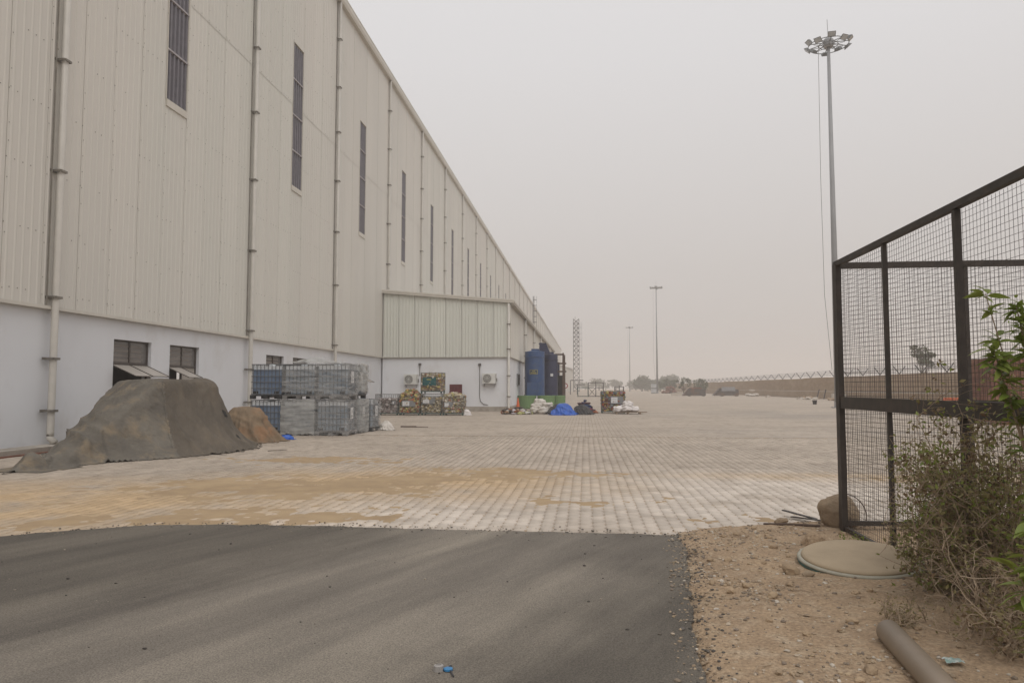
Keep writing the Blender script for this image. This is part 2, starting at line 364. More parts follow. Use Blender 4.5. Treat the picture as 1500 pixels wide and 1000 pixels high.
M['sand'] = mat('joint_sand', (.385,.280,.165), (.32,.23,.142), rough=.97, scale=3, c3=(.42,.31,.19), s3=.7, bump=.5, bscale=60, bdist=.01)
M['ground'] = mat('far_ground', (.40,.315,.23), (.33,.26,.19), rough=.97, scale=.08)
M['asphalt'] = mat('dusty_asphalt', (.142,.124,.104), (.212,.186,.154), rough=.9, scale=1.3, c3=(.30,.262,.212), s3=.8, t3=(.46,.66), bump=.9, bscale=90, bdist=.014, stretch=(1, .13, 1), rot=(0, 0, R(25)), lo=.38, hi=.62)
def speckle(m, sc=160, a=.72):
    nt = m.node_tree; N = nt.nodes; L = nt.links; b = N['Principled BSDF']; src = b.inputs['Base Color'].links[0].from_socket
    v = N.new('ShaderNodeTexNoise'); v.inputs['Scale'].default_value = sc; v.inputs['Detail'].default_value = 3; L.new(N.new('ShaderNodeNewGeometry').outputs['Position'], v.inputs['Vector'])
    r = N.new('ShaderNodeMapRange'); r.inputs[1].default_value = .3; r.inputs[2].default_value = .7; r.inputs[3].default_value = a; r.inputs[4].default_value = 2-a; L.new(v.outputs['Fac'], r.inputs[0])
    h = N.new('ShaderNodeHueSaturation'); L.new(r.outputs[0], h.inputs['Value']); L.new(src, h.inputs['Color']); L.new(h.outputs[0], b.inputs['Base Color'])
def dust_lane(m, cx, cy, rx, ry, rot):
    nt = m.node_tree; N = nt.nodes; L = nt.links; b = N['Principled BSDF']; src = b.inputs['Base Color'].links[0].from_socket
    P = N.new('ShaderNodeNewGeometry').outputs['Position']; mp = N.new('ShaderNodeMapping'); mp.vector_type = 'TEXTURE'
    mp.inputs['Location'].default_value = (cx, cy, 0); mp.inputs['Rotation'].default_value = (0, 0, rot); mp.inputs['Scale'].default_value = (rx, ry, 100); L.new(P, mp.inputs[0])
    n = N.new('ShaderNodeTexNoise'); n.inputs['Scale'].default_value = .9; n.inputs['Detail'].default_value = 5; L.new(P, n.inputs['Vector'])
    d = N.new('ShaderNodeVectorMath'); d.operation = 'LENGTH'; L.new(mp.outputs[0], d.inputs[0])
    a = N.new('ShaderNodeMath'); a.operation = 'MULTIPLY_ADD'; L.new(n.outputs['Fac'], a.inputs[0]); a.inputs[1].default_value = 1.1; L.new(d.outputs['Value'], a.inputs[2])
    r = N.new('ShaderNodeMapRange'); r.interpolation_type = 'SMOOTHSTEP'; r.inputs[1].default_value = .75; r.inputs[2].default_value = 2.0; r.inputs[3].default_value = 1.0; r.inputs[4].default_value = .52; L.new(a.outputs[0], r.inputs[0])
    h = N.new('ShaderNodeHueSaturation'); L.new(r.outputs[0], h.inputs['Value']); L.new(src, h.inputs['Color']); L.new(h.outputs[0], b.inputs['Base Color'])
dust_lane(M['asphalt'], -1.6, 5.6, 1.7, 6.5, R(-25))
speckle(M['asphalt'], 100, .62); speckle(M['dirt'], 45, .74)
M['haze'] = bpy.data.materials.new('dust_haze'); M['haze'].use_nodes = True
_n = M['haze'].node_tree; _n.nodes.clear(); _o = _n.nodes.new('ShaderNodeOutputMaterial'); _v = _n.nodes.new('ShaderNodeVolumePrincipled')
HAZE = 0.0017
_v.inputs['Color'].default_value = (.95, .905, .87, 1); _v.inputs['Density'].default_value = HAZE; _v.inputs['Anisotropy'].default_value = 0.0
_n.links.new(_v.outputs[0], _o.inputs['Volume'])

# ================================================================== SETTING
def structure(name, me, m): return obj(name, me, m, None, 'structure')
# ground to the horizon
b = MB(); b.add([(-150,-60,-.1),(520,-60,-.1),(520,900,-.1),(-150,900,-.1)], [(0,1,2,3)]); structure('ground', b.mesh('ground'), M['ground'])

# --- road edges (metres on the ground)
EDGE = [(-16,-1.5),(-12,2.6),(-9,5.0),(-7.4,6.35),(-6.24,7.27),(-5.75,7.65),(-5.19,8.0),(-4.3,8.16),(-3.2,8.2),(-2.06,8.15),(-.6,8.12),(.5,8.1),(1.02,8.06)]
RIGHT = [(1.02,8.06),(.98,7.4),(.88,6.4),(.74,5.35),(.63,4.15),(.5,2.0),(.4,-2),(.3,-8)]
def xe(y):
    ys = [p[1] for p in RIGHT][::-1]; xs = [p[0] for p in RIGHT][::-1]; return np.interp(y, ys, xs)
def ragged(pts, step, amp, seed):
    out = []
    for (x0,y0),(x1,y1) in zip(pts[:-1], pts[1:]):
        L_ = math.hypot(x1-x0, y1-y0); n = max(1, int(L_/step)); nx, ny = -(y1-y0)/L_, (x1-x0)/L_
        for k in range(n):
            t = k/n; x = x0+(x1-x0)*t; y = y0+(y1-y0)*t
            d = float(fbm(x*5, y*5, seed, 4)-.47)*amp*2
            out.append((x+nx*d, y+ny*d))
    out.append(pts[-1]); return out
poly = ragged(EDGE, .03, .05, 3) + ragged(RIGHT, .03, .04, 5)[1:] + [(-16,-8)]
b = MB(); n = len(poly)
b.add([(x,y,.012) for x,y in poly] + [(x,y,-.06) for x,y in poly], [tuple(range(n-1,-1,-1))] + [(i,(i+1)%n,n+(i+1)%n,n+i) for i in range(n)])
road_me = b.mesh('road'); bm = bmesh.new(); bm.from_mesh(road_me); bmesh.ops.recalc_face_normals(bm, faces=bm.faces); bm.to_mesh(road_me); bm.free()
structure('road', road_me, M['asphalt'])
EX = np.array([p[0] for p in EDGE]); EY = np.array([p[1] for p in EDGE])
def road_top(x): return np.interp(x, EX, EY)

# --- verge of bare dirt
def verge_d(x, y):
    yb = np.interp(x, [.9,1.6,2.2,2.7,3.3,9.5], [8.15,8.62,8.9,9.1,9.0,8.9])
    return np.minimum(x-xe(y), yb-y)
def verge_z(x, y):
    x = np.asarray(x, float); y = np.asarray(y, float)
    d = verge_d(x, y) + (fbm(x*3.1, y*3.1, 11, 4)-.47)*.26 + (fbm(x*14, y*14, 15, 3)-.45)*.16
    z = -.03 + .062*sm(-.10, .12, d) + .022*sm(.1,.6,d) + .022*(fbm(x*1.7, y*1.7, 21, 3)-.45) * sm(0,.6,d) + .022*(fbm(x*8, y*8, 31, 4)-.47)*sm(-.05,.3,d)
    z = z + .03*np.exp(-((x-3.1)**2/.4+(y-6.1)**2/1.2)) + .03*np.exp(-((x-2.6)**2/.6+(y-4.9)**2/1.5))
    return z
gx = np.arange(.0, 9.5, .035); gy = np.arange(-2.5, 9.6, .035); X, Y = np.meshgrid(gx, gy)
Z = verge_z(X, Y); structure('verge', gridmesh('verge', X, Y, Z), M['dirt'])

# --- paving: sheet + pavers
NEARY, XR = 24.0, 14.0
b = MB()
b.add([(-13.96,-1.5,-.045),(XR,-1.5,-.045),(XR,NEARY,-.045),(-13.96,NEARY,-.045)], [(0,1,2,3)])
b.add([(-13.96,NEARY,-.045),(XR,NEARY,-.045),(XR,NEARY,-.002),(-13.96,NEARY,-.002)], [(3,2,1,0)])
b.add([(-13.96,NEARY,-.002),(XR,NEARY,-.002),(34.3,NEARY,-.002),(34.3,300,-.002),(-13.96,300,-.002)], [(0,1,2,3,4)])
b.add([(XR,-1.5,-.045),(XR,-1.5,-.002),(XR,NEARY,-.002),(XR,NEARY,-.045)], [(0,1,2,3)])
b.add([(XR,-1.5,-.002),(34.3,-1.5,-.002),(34.3,NEARY,-.002),(XR,NEARY,-.002)], [(0,1,2,3)])
paving = structure('paving', b.mesh('paving'), M['paving'])
PX, PY, G = .15, .225, .009
def zig(sgn, x0):   # three-tooth side of a paver along y
    ys = np.linspace(-PY/2+G/2, PY/2-G/2, 7); off = np.array([-.6,1,.6,-1,-.6,1,.6])*.014
    return [(x0+o, y) for o, y in zip(off, ys)]
sideL = zig(1, -PX/2+G/2); sideR = zig(1, PX/2-G/2)
outl = sideL[::-1] + sideR      # clockwise from top-left down, then up the right
outl = np.array(outl); nO = len(outl)
def paver_arrays(cx, cy, cz, tone):
    n = len(cx); c, bev = .94, .004
    top = np.concatenate([np.c_[outl*[.95,.965], np.zeros(nO)], np.c_[outl, np.full(nO, -.006)], np.c_[outl, np.full(nO, -.04)]])
    V = top[None] + np.stack([cx, cy, cz], -1)[:, None]
    return V.reshape(-1, 3), n
ring = []
for i in range(nO):
    j = (i+1) % nO; ring += [(i, nO+i, nO+j, j), (nO+i, 2*nO+i, 2*nO+j, nO+j)]
half = nO//2
topq = [(half-1-k, half-2-k, half+k+1, half+k) for k in range(half-1)]
topq = [(k, k+1, nO-2-k, nO-1-k) for k in range(half-1)]
PF = np.array(ring + topq)
cols = np.arange(int(-13.9/PX), int(XR/PX)); P_ = []
for ci in cols:
    x = ci*PX; off = PY/2 if ci % 2 else 0
    ys = np.arange(int(2/PY), int(NEARY/PY))*PY + off
    P_.append(np.c_[np.full(len(ys), x), ys])
P_ = np.concatenate(P_); x, y = P_.T
keep = (y > road_top(x)-.25) | (x < -15)
keep &= ~((x > .6) & (verge_d(x, y) > .35))
keep &= (y < NEARY-PY/2) & (x > -13.8) & (x < XR-.1)
keep &= (x < .63*y+2.5) & (x > -.9*y-1.5)
P_ = P_[keep]; x, y = P_.T
cz = (fbm(x*.35, y*.35, 41, 3)-.45)*.008 + (hsh((x*1000).astype(np.int64), (y*1000).astype(np.int64), 5)-.5)*.004
tone = .87 + .19*hsh((x*1000).astype(np.int64)+77, (y*1000).astype(np.int64), 9)
dist = np.hypot(x, y); order = np.argsort(dist + 100*((x > 2.6) | (x < -6.8) | (y < road_top(x)+.05)))
first = order[:300]; rest = order[300:]
def set_tone(me, vals):
    a = me.attributes.new('tone', 'FLOAT', 'POINT'); a.data.foreach_set('value', np.asarray(vals, np.float32))
variants = []
for k in range(6):
    V, _ = paver_arrays(np.zeros(1), np.zeros(1), np.zeros(1), None)
    me = npmesh('paver', V, PF, M['paver']); set_tone(me, np.full(len(V), .87+.19*k/5)); variants.append(me)
for i in first:
    o = obj('paver', variants[int((tone[i]-.87)/.19*5.99)], None, paving); o.location = (x[i], y[i], cz[i]); o.rotation_euler = (rng.uniform(-.008,.008), rng.uniform(-.012,.012), rng.uniform(-.01,.01))
V, n = paver_arrays(x[rest], y[rest], cz[rest], None)
F = (PF[None] + (np.arange(n)*3*nO)[:, None, None]).reshape(-1, 4)
me = npmesh('paver_field', V, F, M['paver']); set_tone(me, np.repeat(tone[rest], 3*nO))
obj('paver_field', me, None, paving, 'stuff')
# sand: fills the joints and lies over the pavers in drifts
gx = np.arange(-13.9, XR-.05, .05); gy = np.arange(3.5, NEARY-.02, .045); X, Y = np.meshgrid(gx, gy)
def gs(cx, cy, rx, ry, a=0):
    c, s = math.cos(a), math.sin(a); u = (X-cx)*c+(Y-cy)*s; v = -(X-cx)*s+(Y-cy)*c
    return np.exp(-((u/rx)**2+(v/ry)**2))
drift = np.maximum.reduce([1.15*gs(-4.8,11.5,2.4,1.5,.35), 1.1*gs(-2.4,12.9,2.1,1.25,.2), gs(-.7,13.6,1.4,.7), 1.1*gs(-3.75,8.8,1.5,.7,.1), gs(-4.9,8.5,1.0,.35), gs(-6.4,8.05,.9,.35,.5), .6*gs(6.2,13.6,2.2,.5), .7*gs(-5.8,15.6,2.2,.8), .66*gs(1.6,8.9,.8,.5), .9*gs(2.2,9.0,.9,.55), .5*gs(.2,10.4,1.5,.5)])
nz = fbm(X*1.6, Y*1.6, 51, 5)
n2 = fbm(X*5.5, Y*5.5, 57, 4)
Z = -.0125 + .024*(nz-.45) + .012*(n2-.45) + drift*(.012+.030*(nz-.28)+.045*(n2-.42))
Z = np.clip(Z, -.02, .008); Z = np.where((X > .3) & (Y < 7.9), -.05, Z)
obj('joint_sand', gridmesh('joint_sand', X, Y, Z, M['sand']), None, None, 'stuff')

# ================================================================== WAREHOUSE
W = -14.0; HC = 3.67; HL = 15.2; HE = 23.75; Y0 = 1.6; PW = 1.3; YEND = 430.0
wh = thing('warehouse', 'very long tall cream corrugated metal warehouse with white painted base wall', 'warehouse', (W, 0, 0))
def ribs(width, pitch=.26, h=.032):     # list of (s, depth) along a sheet
    out = [(0, 0)]; n = int(round(width/pitch))
    for k in range(n):
        c = (k+.5)*pitch
        out += [(c-.045, 0), (c-.018, h), (c+.018, h), (c+.045, 0)]
    out.append((width, 0)); return out
def sheet(width, z0, z1, axis='y', pitch=.26, h=.030, lip=.012):
    """corrugated sheet; axis y: runs along +y facing +x; axis x: runs along +x facing -y. Lapped edge, 6 mm thick"""
    pr = ribs(width, pitch, h); pr = [(0, -.03)] + [(s if 0 < s < width else (.004 if s == 0 else width-.020), d) for s, d in pr] + [(width-.020, -.03)]
    V = []
    for z in (z0, z1):
        for s, d in pr: V.append((d, s, z) if axis == 'y' else (s, -d, z))
    n = len(pr); F = [(i, i+1, n+i+1, n+i) for i in range(n-1)]
    me = bpy.data.meshes.new('cladding_panel'); me.from_pydata(V, [], F); me.materials.append(M['clad']); return me
RH = .013
lowp = sheet(PW, HC, HL+.12, h=RH); upp = sheet(PW, HL, HE, h=RH)
WZ0, WZ1 = 11.25, 18.35
winlow = sheet(PW, HC, WZ0, h=RH); winup = sheet(PW, WZ1, HE, h=RH)
NP = 148; jwin = [j for j in range(400) if (j-16) % 8 == 0 and j >= 8]
for j in range(NP):
    y = Y0+PW*j; w = j in jwin
    o = obj('cladding_panel', winlow if w else lowp, None, wh); o.location = (.07+.007*(j % 2), y, 0)
    o = obj('cladding_panel', winup if w else upp, None, wh); o.location = (.082+.007*(j % 2), y, 0)
b = MB(); y = Y0+PW*NP
while y < YEND:
    n0 = len(b.v); pr = ribs(PW)
    V = [(.07+d, y+s, z) for z in (HC, HE) for s, d in pr]; n = len(pr)
    b.add(V, [(i,i+1,n+i+1,n+i) for i in range(n-1)]); y += PW
b.build('far_cladding', M['clad'], wh, kind='stuff')
# screws on the near sheets
b = MB()
def scr(yy, z, e):
    jj = int((yy-Y0)/PW); x0 = .07+.007*(jj % 2)+(.012 if z > HL else 0)+.001
    if jj in jwin and WZ0-.3 < z < WZ1: return
    b.box(x0, x0+.006, yy-e, yy+e, z-e, z+e)
for z in (4.05, 5.6, 7.2, 8.9, 10.6, 12.4, 14.2, 15.3, 17, 18.8, 20.6):
    for k in range(0, 110):
        if rng.random() < .5: scr(12 + k*.26+.0, z, .013)
for j in range(8, 30):
    for k in range(40):
        if rng.random() < .5: scr(Y0+PW*j+.045, 4+k*.45, .011)
b.build('screw_heads', M['clamp'], wh, kind='stuff')
# tall louvred window strips
def louvre_window():
    t = bpy.data.objects.new('louvre_window', None); col.objects.link(t)
    fr = MB(); fr.box(.0,.10,0,.035,WZ0,WZ1); fr.box(.0,.10,PW-.035,PW,WZ0,WZ1); fr.box(.0,.12,.035,PW-.035,WZ0-.22,WZ0+.02); fr.box(.0,.10,.035,PW-.035,WZ1-.04,WZ1)
    sheets = []
    seg = (WZ1-WZ0-.06)/4
    me = None; hh = seg-.06
    b = MB(); k = 5; p = (PW-.08)/k
    pr = []
    for i in range(k): c = i*p; pr += [(c, 0), (c+p*.55, 0), (c+p*.62, .05), (c+p*.93, .05)]
    pr.append((PW-.08, 0)); n = len(pr)
    b.add([(d, .04+s, z) for z in (0, hh) for s, d in pr], [(i,i+1,n+i+1,n+i) for i in range(n-1)])
    return fr.mesh('frame'), b.mesh('louvre_sheet'), seg
frm, lsh, seg = louvre_window()
lb = MB(); lb.box(.03,.085,.04,PW-.04,-.03,.03); lbm = lb.mesh('crossbar')
for j in jwin:
    y = Y0+PW*j
    if j >= NP: continue
    o = obj('louvre_window', frm, M['trim'], wh); o.location = (.0, y, 0)
    for k in range(4):
        s = obj('louvre_sheet', lsh, M['louvre'], o); s.location = (.015, 0, WZ0+.03+seg*k)
        if k: c = obj('crossbar', lbm, M['louvrebar'], o); c.location = (.01, 0, WZ0+.0+seg*k)
# base wall with window openings
WINS = []
for k in range(3): WINS += [(20.28+10.4*k, 22.17+10.4*k), (23.22+10.4*k, 25.10+10.4*k)]
WINS = [w for w in WINS if w[1] < 47]
SZ0, SZ1 = 1.15, 3.05
b = MB(); y = Y0
for a, c in WINS:
    b.box(-.3, 0, y, a, -.1, HC); b.box(-.3, 0, a, c, -.1, SZ0); b.box(-.3, 0, a, c, SZ1, HC); y = c
b.box(-.3, 0, y, YEND, -.1, HC); b.build('base_wall', M['white'], wh)
b = MB(); b.box(.0,.16,Y0,YEND,HC-.035,HC-.012); b.box(.135,.16,Y0,YEND,HC-.012,HC+.05); b.build('flashing', M['trim'], wh)
b = MB(); b.box(.002,.05,16.2,48.6,-.05,.13); b.build('plinth', M['concrete'], wh)
# upper ribbon between base and cladding seen edge-on, eave gutter, roof, gable
b = MB()
prof = [(.06,HE-.12),(.30,HE-.12),(.36,HE+.05),(.36,HE+.33),(.33,HE+.33),(.33,HE+.10),(.06,HE+.10)]
n = len(prof); V = [(x,yy,z) for yy in (Y0-.2, YEND+.2) for x, z in prof]
b.add(V, [(i,(i+1)%n,n+(i+1)%n,n+i) for i in range(n)] + [tuple(range(n-1,-1,-1)), tuple(n+i for i in range(n))]); b.build('gutter', M['trim'], wh)
b = MB(); b.box(.361,.375,Y0-.2,YEND+.2,HE+.29,HE+.345); b.build('gutter_lip', M['trim'], wh)
b = MB(); b.add([(.02,Y0-.3,HE+.22),(-46,Y0-.3,HE+2.8),(-46,YEND+.3,HE+2.8),(.02,YEND+.3,HE+.22),(.02,Y0-.3,HE+.12),(-46,Y0-.3,HE+2.7),(-46,YEND+.3,HE+2.7),(.02,YEND+.3,HE+.12)], [(0,3,2,1),(4,5,6,7),(0,1,5,4),(1,2,6,5),(2,3,7,6),(3,0,4,7)]); b.build('roof', M['roof'], wh)
for nm, yy in (('gable_wall', Y0-.05), ('gable_wall', YEND)):
    b = MB(); b.add([(-46,yy,-.1),(.06,yy,-.1),(.06,yy,HE+.1),(-46,yy,HE+2.65),(-46,yy+.05,-.1),(.06,yy+.05,-.1),(.06,yy+.05,HE+.1),(-46,yy+.05,HE+2.65)], [(0,1,2,3),(7,6,5,4),(0,4,5,1),(1,5,6,2),(2,6,7,3),(3,7,4,0)]); b.build(nm, M['clad'], wh)
# downpipes with clamps
YP = [17.55, 28.72, 38.95] + [49.7+10.4*k for k in range(36)]
AN0, AN1 = 48.8, 115.0
cl = MB(); cl.box(.0,.30,-.20,.26,-.03,.03); clm = cl.mesh('clamp')
clb = MB(); clb.box(.062,.09,-.21,.23,-.035,.035); clb.box(.09,.335,.085,.11,-.03,.03); clb.box(.31,.335,-.11,.085,-.03,.03); clb.box(.09,.31,-.135,-.11,-.03,.03); clm = clb.mesh('clamp')
for k, y in enumerate(YP):
    z0 = .35 if not (AN0 < y < AN1) else 8.55
    b = MB()
    if y < 130: b.tube([(.22,y,HE-.1),(.22,y,z0+.1),(.22,y,z0)], .088, 10)
    else: b.tube([(.22,y,HE-.1),(.22,y,z0)], .088, 6)
    if k < 3: b.tube([(.22,y,z0+.04),(.22,y,z0-.05),(.36,y,z0-.17)], .088, 10)
    o = b.build('downpipe', M['pipe'], wh, smooth=True)
    if y < 110:
        for z in ([1.0, 2.35, 3.95] if z0 < 1 else []) + [7.3, 10.3, 13.2, 16.0, 18.6, 21.4]:
            if z > z0+.5: c = obj('clamp', clm, M['clamp'], o); c.location = (0, y, z)
# thin dark tube along the left of the first pipes
for y in YP[:3]:
    b = MB(); b.tube([(.12,y-.19,HC+.05),(.12,y-.19,HE-.2)], .022, 6); b.build('dark_tube', M['clamp'], wh)
# windows in the base wall
def base_window(a, c, openR):
    y0, y1 = a, c; zm = 2.33; ym = (y0+y1)/2
    fr = MB(); d0, d1 = -.17, -.11; t = .05
    fr.box(d0,d1,y0,y0+t,SZ0,SZ1); fr.box(d0,d1,y1-t,y1,SZ0,SZ1); fr.box(d0,d1,y0+t,y1-t,SZ1-t,SZ1); fr.box(d0,d1,y0+t,y1-t,SZ0,SZ0+t); fr.box(d0,d1,y0+t,y1-t,zm-.035,zm+.035); fr.box(d0,d1,ym-.03,ym+.03,zm+.035,SZ1-t)
    if not openR: fr.box(d0,d1,ym-.03,ym+.03,SZ0+t,zm-.035)
    f = fr.build('window', M['frame'], wh)
    for p, q in ((y0+t, ym-.03), (ym+.03, y1-t)):
        MB().box(-.148,-.140,p,q,zm+.035,SZ1-t).build('pane', M['glass'], f)
        k = 0; z = zm+.06
        while z < SZ1-.08:      # slats of the blind lie against the glass
            if not (q > ym and (k % 7 == 6)): MB().box(-.139,-.134,p+.01, q-.01 if p < ym else q-.28, z, z+.075).build('blind_slat', M['blind'], f)
            z += .15; k += 1
    MB().box(-1.2,-.31,y0-.3,y1+.3,SZ0-.3,SZ0-.25).build('room_floor', M['dark'], f)
    MB().box(-1.25,-1.2,y0-.6,y1+.6,.4,SZ1+.2).build('room_back', M['dark'], f)
    # lower sashes hung from the middle rail, propped open
    halves = [(y0+t, ym-.03), (ym+.03, y1-t)] if True else []
    for i, (p, q) in enumerate(halves):
        if i == 1 and not openR:
            s = MB().box(-.148,-.140,p,q,SZ0+t,zm-.035).build('pane', M['frost'], f); continue
        an = R(66); L_ = .86; dx, dz = math.sin(an)*L_, -math.cos(an)*L_
        if openR: p, q = (p, q+.03) if i == 0 else (p-.03, q)
        bq = MB(); V = [(-.10,p,zm-.05),(-.10,q,zm-.05),(-.10+dx,q,zm-.05+dz),(-.10+dx,p,zm-.05+dz)]; V += [(v[0]+.004,v[1],v[2]+.009) for v in V]
        bq.add(V, [(0,1,2,3),(7,6,5,4),(0,4,5,1),(1,5,6,2),(2,6,7,3),(3,7,4,0)]); s = bq.build('sash', M['frost'], f)
        e_ = MB()
        for u, v in ((0,3),(1,2),(3,2)): e_.bar(Vector(V[4+u])+Vector((0,0,.004)), Vector(V[4+v])+Vector((0,0,.004)), .035, .022)
        e_.build('sash_frame', M['frame'], s)
for i, (a, c) in enumerate(WINS): base_window(a, c, i % 2 == 0)
# caged ladder up to the roof
b = MB(); ly = 192.0
for dy in (-.45, .45): b.bar((.35,ly+dy,7.5),(.35,ly+dy,HE+2.2),.10)
z = 7.6
while z < HE+1: b.bar((.35,ly-.45,z),(.35,ly+.45,z),.06); z += .6
z = 10
while z < HE+2.4:
    b.tube([(.35+.95*math.sin(t), ly-.6*math.cos(t), z) for t in np.linspace(0, math.pi, 7)], .05, 4); z += 1.5
for dy, dx in ((-.45,.6),(.45,.6),(0,1.28)): b.bar((dx,ly+dy,10),(dx,ly+dy,HE+2.2),.07)
b.build('roof_ladder', M['latt'], wh)
# apron kerb against the wall
b = MB(); b.box(-13.93,-13.25,2,18.4,-.08,.14); k_ = b.build('kerb', M['concrete'], None, kind='structure')
b = MB(); b.box(-13.24,-13.12,2,17.5,-.08,.03); b.build('drain_channel', M['rust'], k_)

# ================================================================== ANNEX
AX = -5.1; AZc, AZw = 7.5, 8.27
an = thing('annex', 'low lean-to annex of cream ribbed cladding with white base wall beside the warehouse', 'annex', (0, AN0, 0))
LEN = AN1-AN0
def az(x): return AZw + (AZc-AZw)*(x+13.9)/(AX+13.9)
b = MB()
b.box(-13.9,AX,0,.25,.32,HC); b.box(AX-.25,AX,.25,9.6,.32,HC); b.box(AX-.25,AX,9.6,LEN,-.05,HC); b.build('base_wall', M['white'], an)
b = MB(); b.box(-13.9,AX+.05,-.05,.25,-.05,.32); b.box(AX-.25,AX+.05,.25,9.6,-.05,.32); b.build('plinth', M['concrete'], an)
wF = (AX+13.86)/8
for k in range(8):
    x0 = -13.86+wF*k; me = sheet(wF, HC, az(x0+wF/2)-.12, 'x', wF/5); me.materials.clear(); me.materials.append(M['clad_reflect'])
    for v in me.vertices:      # slope the tops with the roof
        if v.co.z > HC+.1: v.co.z = az(x0+v.co.x)-.13
    o = obj('cladding_panel', me, None, an); o.location = (x0, -.06-.003*(k % 2), 0)
sm_ = sheet(PW, HC, AZc-.15)
for k in range(int(LEN/PW)):
    o = obj('cladding_panel', sm_, None, an); o.location = (AX+.06+.003*(k % 2), PW*k+.02, 0)
b = MB(); b.box(-13.9,AX+.14,-.13,0,HC-.04,HC-.015); b.box(AX+.0,AX+.14,.0,LEN,HC-.04,HC-.015); b.build('flashing', M['trimd'], an)
b = MB(); b.box(AX-.02,AX+.115,-.115,.1,HC,AZc-.1); b.build('corner_trim', M['trim'], an)
b = MB(); x0, x1 = -13.92, AX+.35
V = [(x0,-.25,az(x0)),(x1,-.25,az(x1)),(x1,LEN+.2,az(x1)),(x0,LEN+.2,az(x0))]; V += [(v[0],v[1],v[2]-.06) for v in V]
b.add(V, [(0,1,2,3),(7,6,5,4),(0,4,5,1),(1,5,6,2),(2,6,7,3),(3,7,4,0)]); b.build('roof', M['roof'], an)
for dz, hh, dy in ((-.02,.10,-.29),(-.15,.13,-.265)):
    b = MB(); V = []
    for yy in (dy, dy+.04):
        V += [(x0,yy,az(x0)+dz),(x1,yy,az(x1)+dz),(x1,yy,az(x1)+dz+hh),(x0,yy,az(x0)+dz+hh)]
    b.add(V, [(0,1,2,3),(7,6,5,4),(0,4,5,1),(1,5,6,2),(2,6,7,3),(3,7,4,0)]); b.build('barge_board', M['trim'], an)
b = MB(); b.box(AX+.13,AX+.37,-.22,LEN+.2,AZc-.31,AZc-.09); b.build('gutter', M['trimd'], an)
b = MB(); b.box(AX+.371,AX+.385,-.3,LEN+.2,AZc-.12,AZc-.02); b.build('gutter_lip', M['trim'], an)
for k, yy in enumerate([-.14, 10.3, 20.7, 31.1, 41.5, 51.9, 62.3]):
    xx = AX+.0 if k == 0 else AX+.26
    b = MB()
    if k == 0: b.tube([(AX-.02,yy-.05,AZc-.2),(AX-.02,yy-.05,.35),(AX+.0,yy-.2,.2)], .085, 10)
    else: b.tube([(xx,yy,AZc-.3),(xx,yy,.2)], .085, 8)
    o = b.build('downpipe', M['pipe'], an, smooth=True)
    for z in (1.0,2.4,4.2,5.9):
        c = MB(); xc = AX-.02 if k == 0 else xx; yc = yy-.05 if k == 0 else yy
        c.box(xc-.13,xc+.13,yc-.1,yc+.1,z-.03,z+.03); c.build('clamp', M['clamp'], o)
# opening with dark slats on the side wall
b = MB(); b.box(AX+.002,AX+.10,5.2,6.9,1.75,2.65); v_ = b.build('wall_vent', M['plate'], an)
for k in range(6): MB().box(AX+.101,AX+.115,5.3+.26*k,5.45+.26*k,1.82,2.58).build('slat', M['dark'], v_)

def ac_unit(x, y, z, label, side=False):
    t = thing('air_conditioner', label, 'air conditioner', (x, y, z))
    MB().box(-.47,.47,-.34,0,0,.68).build('casing', M['ac'], t)
    g = MB(); g.lathe([(.29,0),(.29,.012),(.27,.02)], 28); me = g.mesh('fan_grille')
    for v in me.vertices: v.co = Vector((v.co.x-.14, -.341-v.co.z, v.co.y+.34))
    gr = obj('fan_grille', me, M['acgrill'], t)
    r = MB()
    for k in range(12):
        a = k*math.pi/6; r.bar((-.14,-.366,.34),(-.14+.28*math.cos(a),-.366,.34+.28*math.sin(a)),.010)
    for rr in (.10,.19,.27): r.tube([(-.14+rr*math.cos(q),-.366,.34+rr*math.sin(q)) for q in np.linspace(0,2*math.pi,19)], .007, 4)
    r.build('guard', M['ac'], gr)
    MB().box(.42,.44,-.352,-.341,.05,.63).build('panel_seam', M['acgrill'], t)
    MB().box(.472,.52,-.28,-.08,.12,.36).build('valve_cover', M['acgrill'], t)
    b = MB(); b.bar((-.35,.0,-.03),(-.35,-.40,-.03),.045); b.bar((-.35,.0,-.20),(-.35,-.38,-.04),.035); b.build('bracket', M['galv'], t)
    b = MB(); b.bar((.35,.0,-.03),(.35,-.40,-.03),.045); b.bar((.35,.0,-.20),(.35,-.38,-.04),.035); b.build('bracket', M['galv'], t)
    return t
ac_unit(-11.82, AN0-.01, 1.83, 'white air conditioner unit on annex wall above the waste cages')
ac_unit(-6.43, AN0-.01, 1.88, 'white air conditioner unit alone on blank annex wall near its corner')
def wall_cable(pts, label):
    t = thing('cable', label, 'cable', (pts[0][0], AN0, 0)); o = Vector((pts[0][0], AN0, 0))
    b = MB(); b.tube([Vector(p)-o for p in pts], .02, 6); b.build('dark_tube', M['cable'], t)
    b = MB(); q = Vector(pts[0])-o; b.box(-.09,.09,-.10,-.005,q.z-.02,q.z+.14); b.build('weather_cap', M['cable'], t)
wall_cable([(-7.12,AN0-.04,3.1),(-7.12,AN0-.04,.95),(-7.05,AN0-.04,.66),(-6.85,AN0-.04,.48),(-6.55,AN0-.04,.43)], 'dark hooked cable running down annex wall beside the lone air conditioner')
wall_cable([(-11.26,AN0-.04,3.12),(-11.28,AN0-.04,2.4)], 'short dark cable on annex wall above the cages')

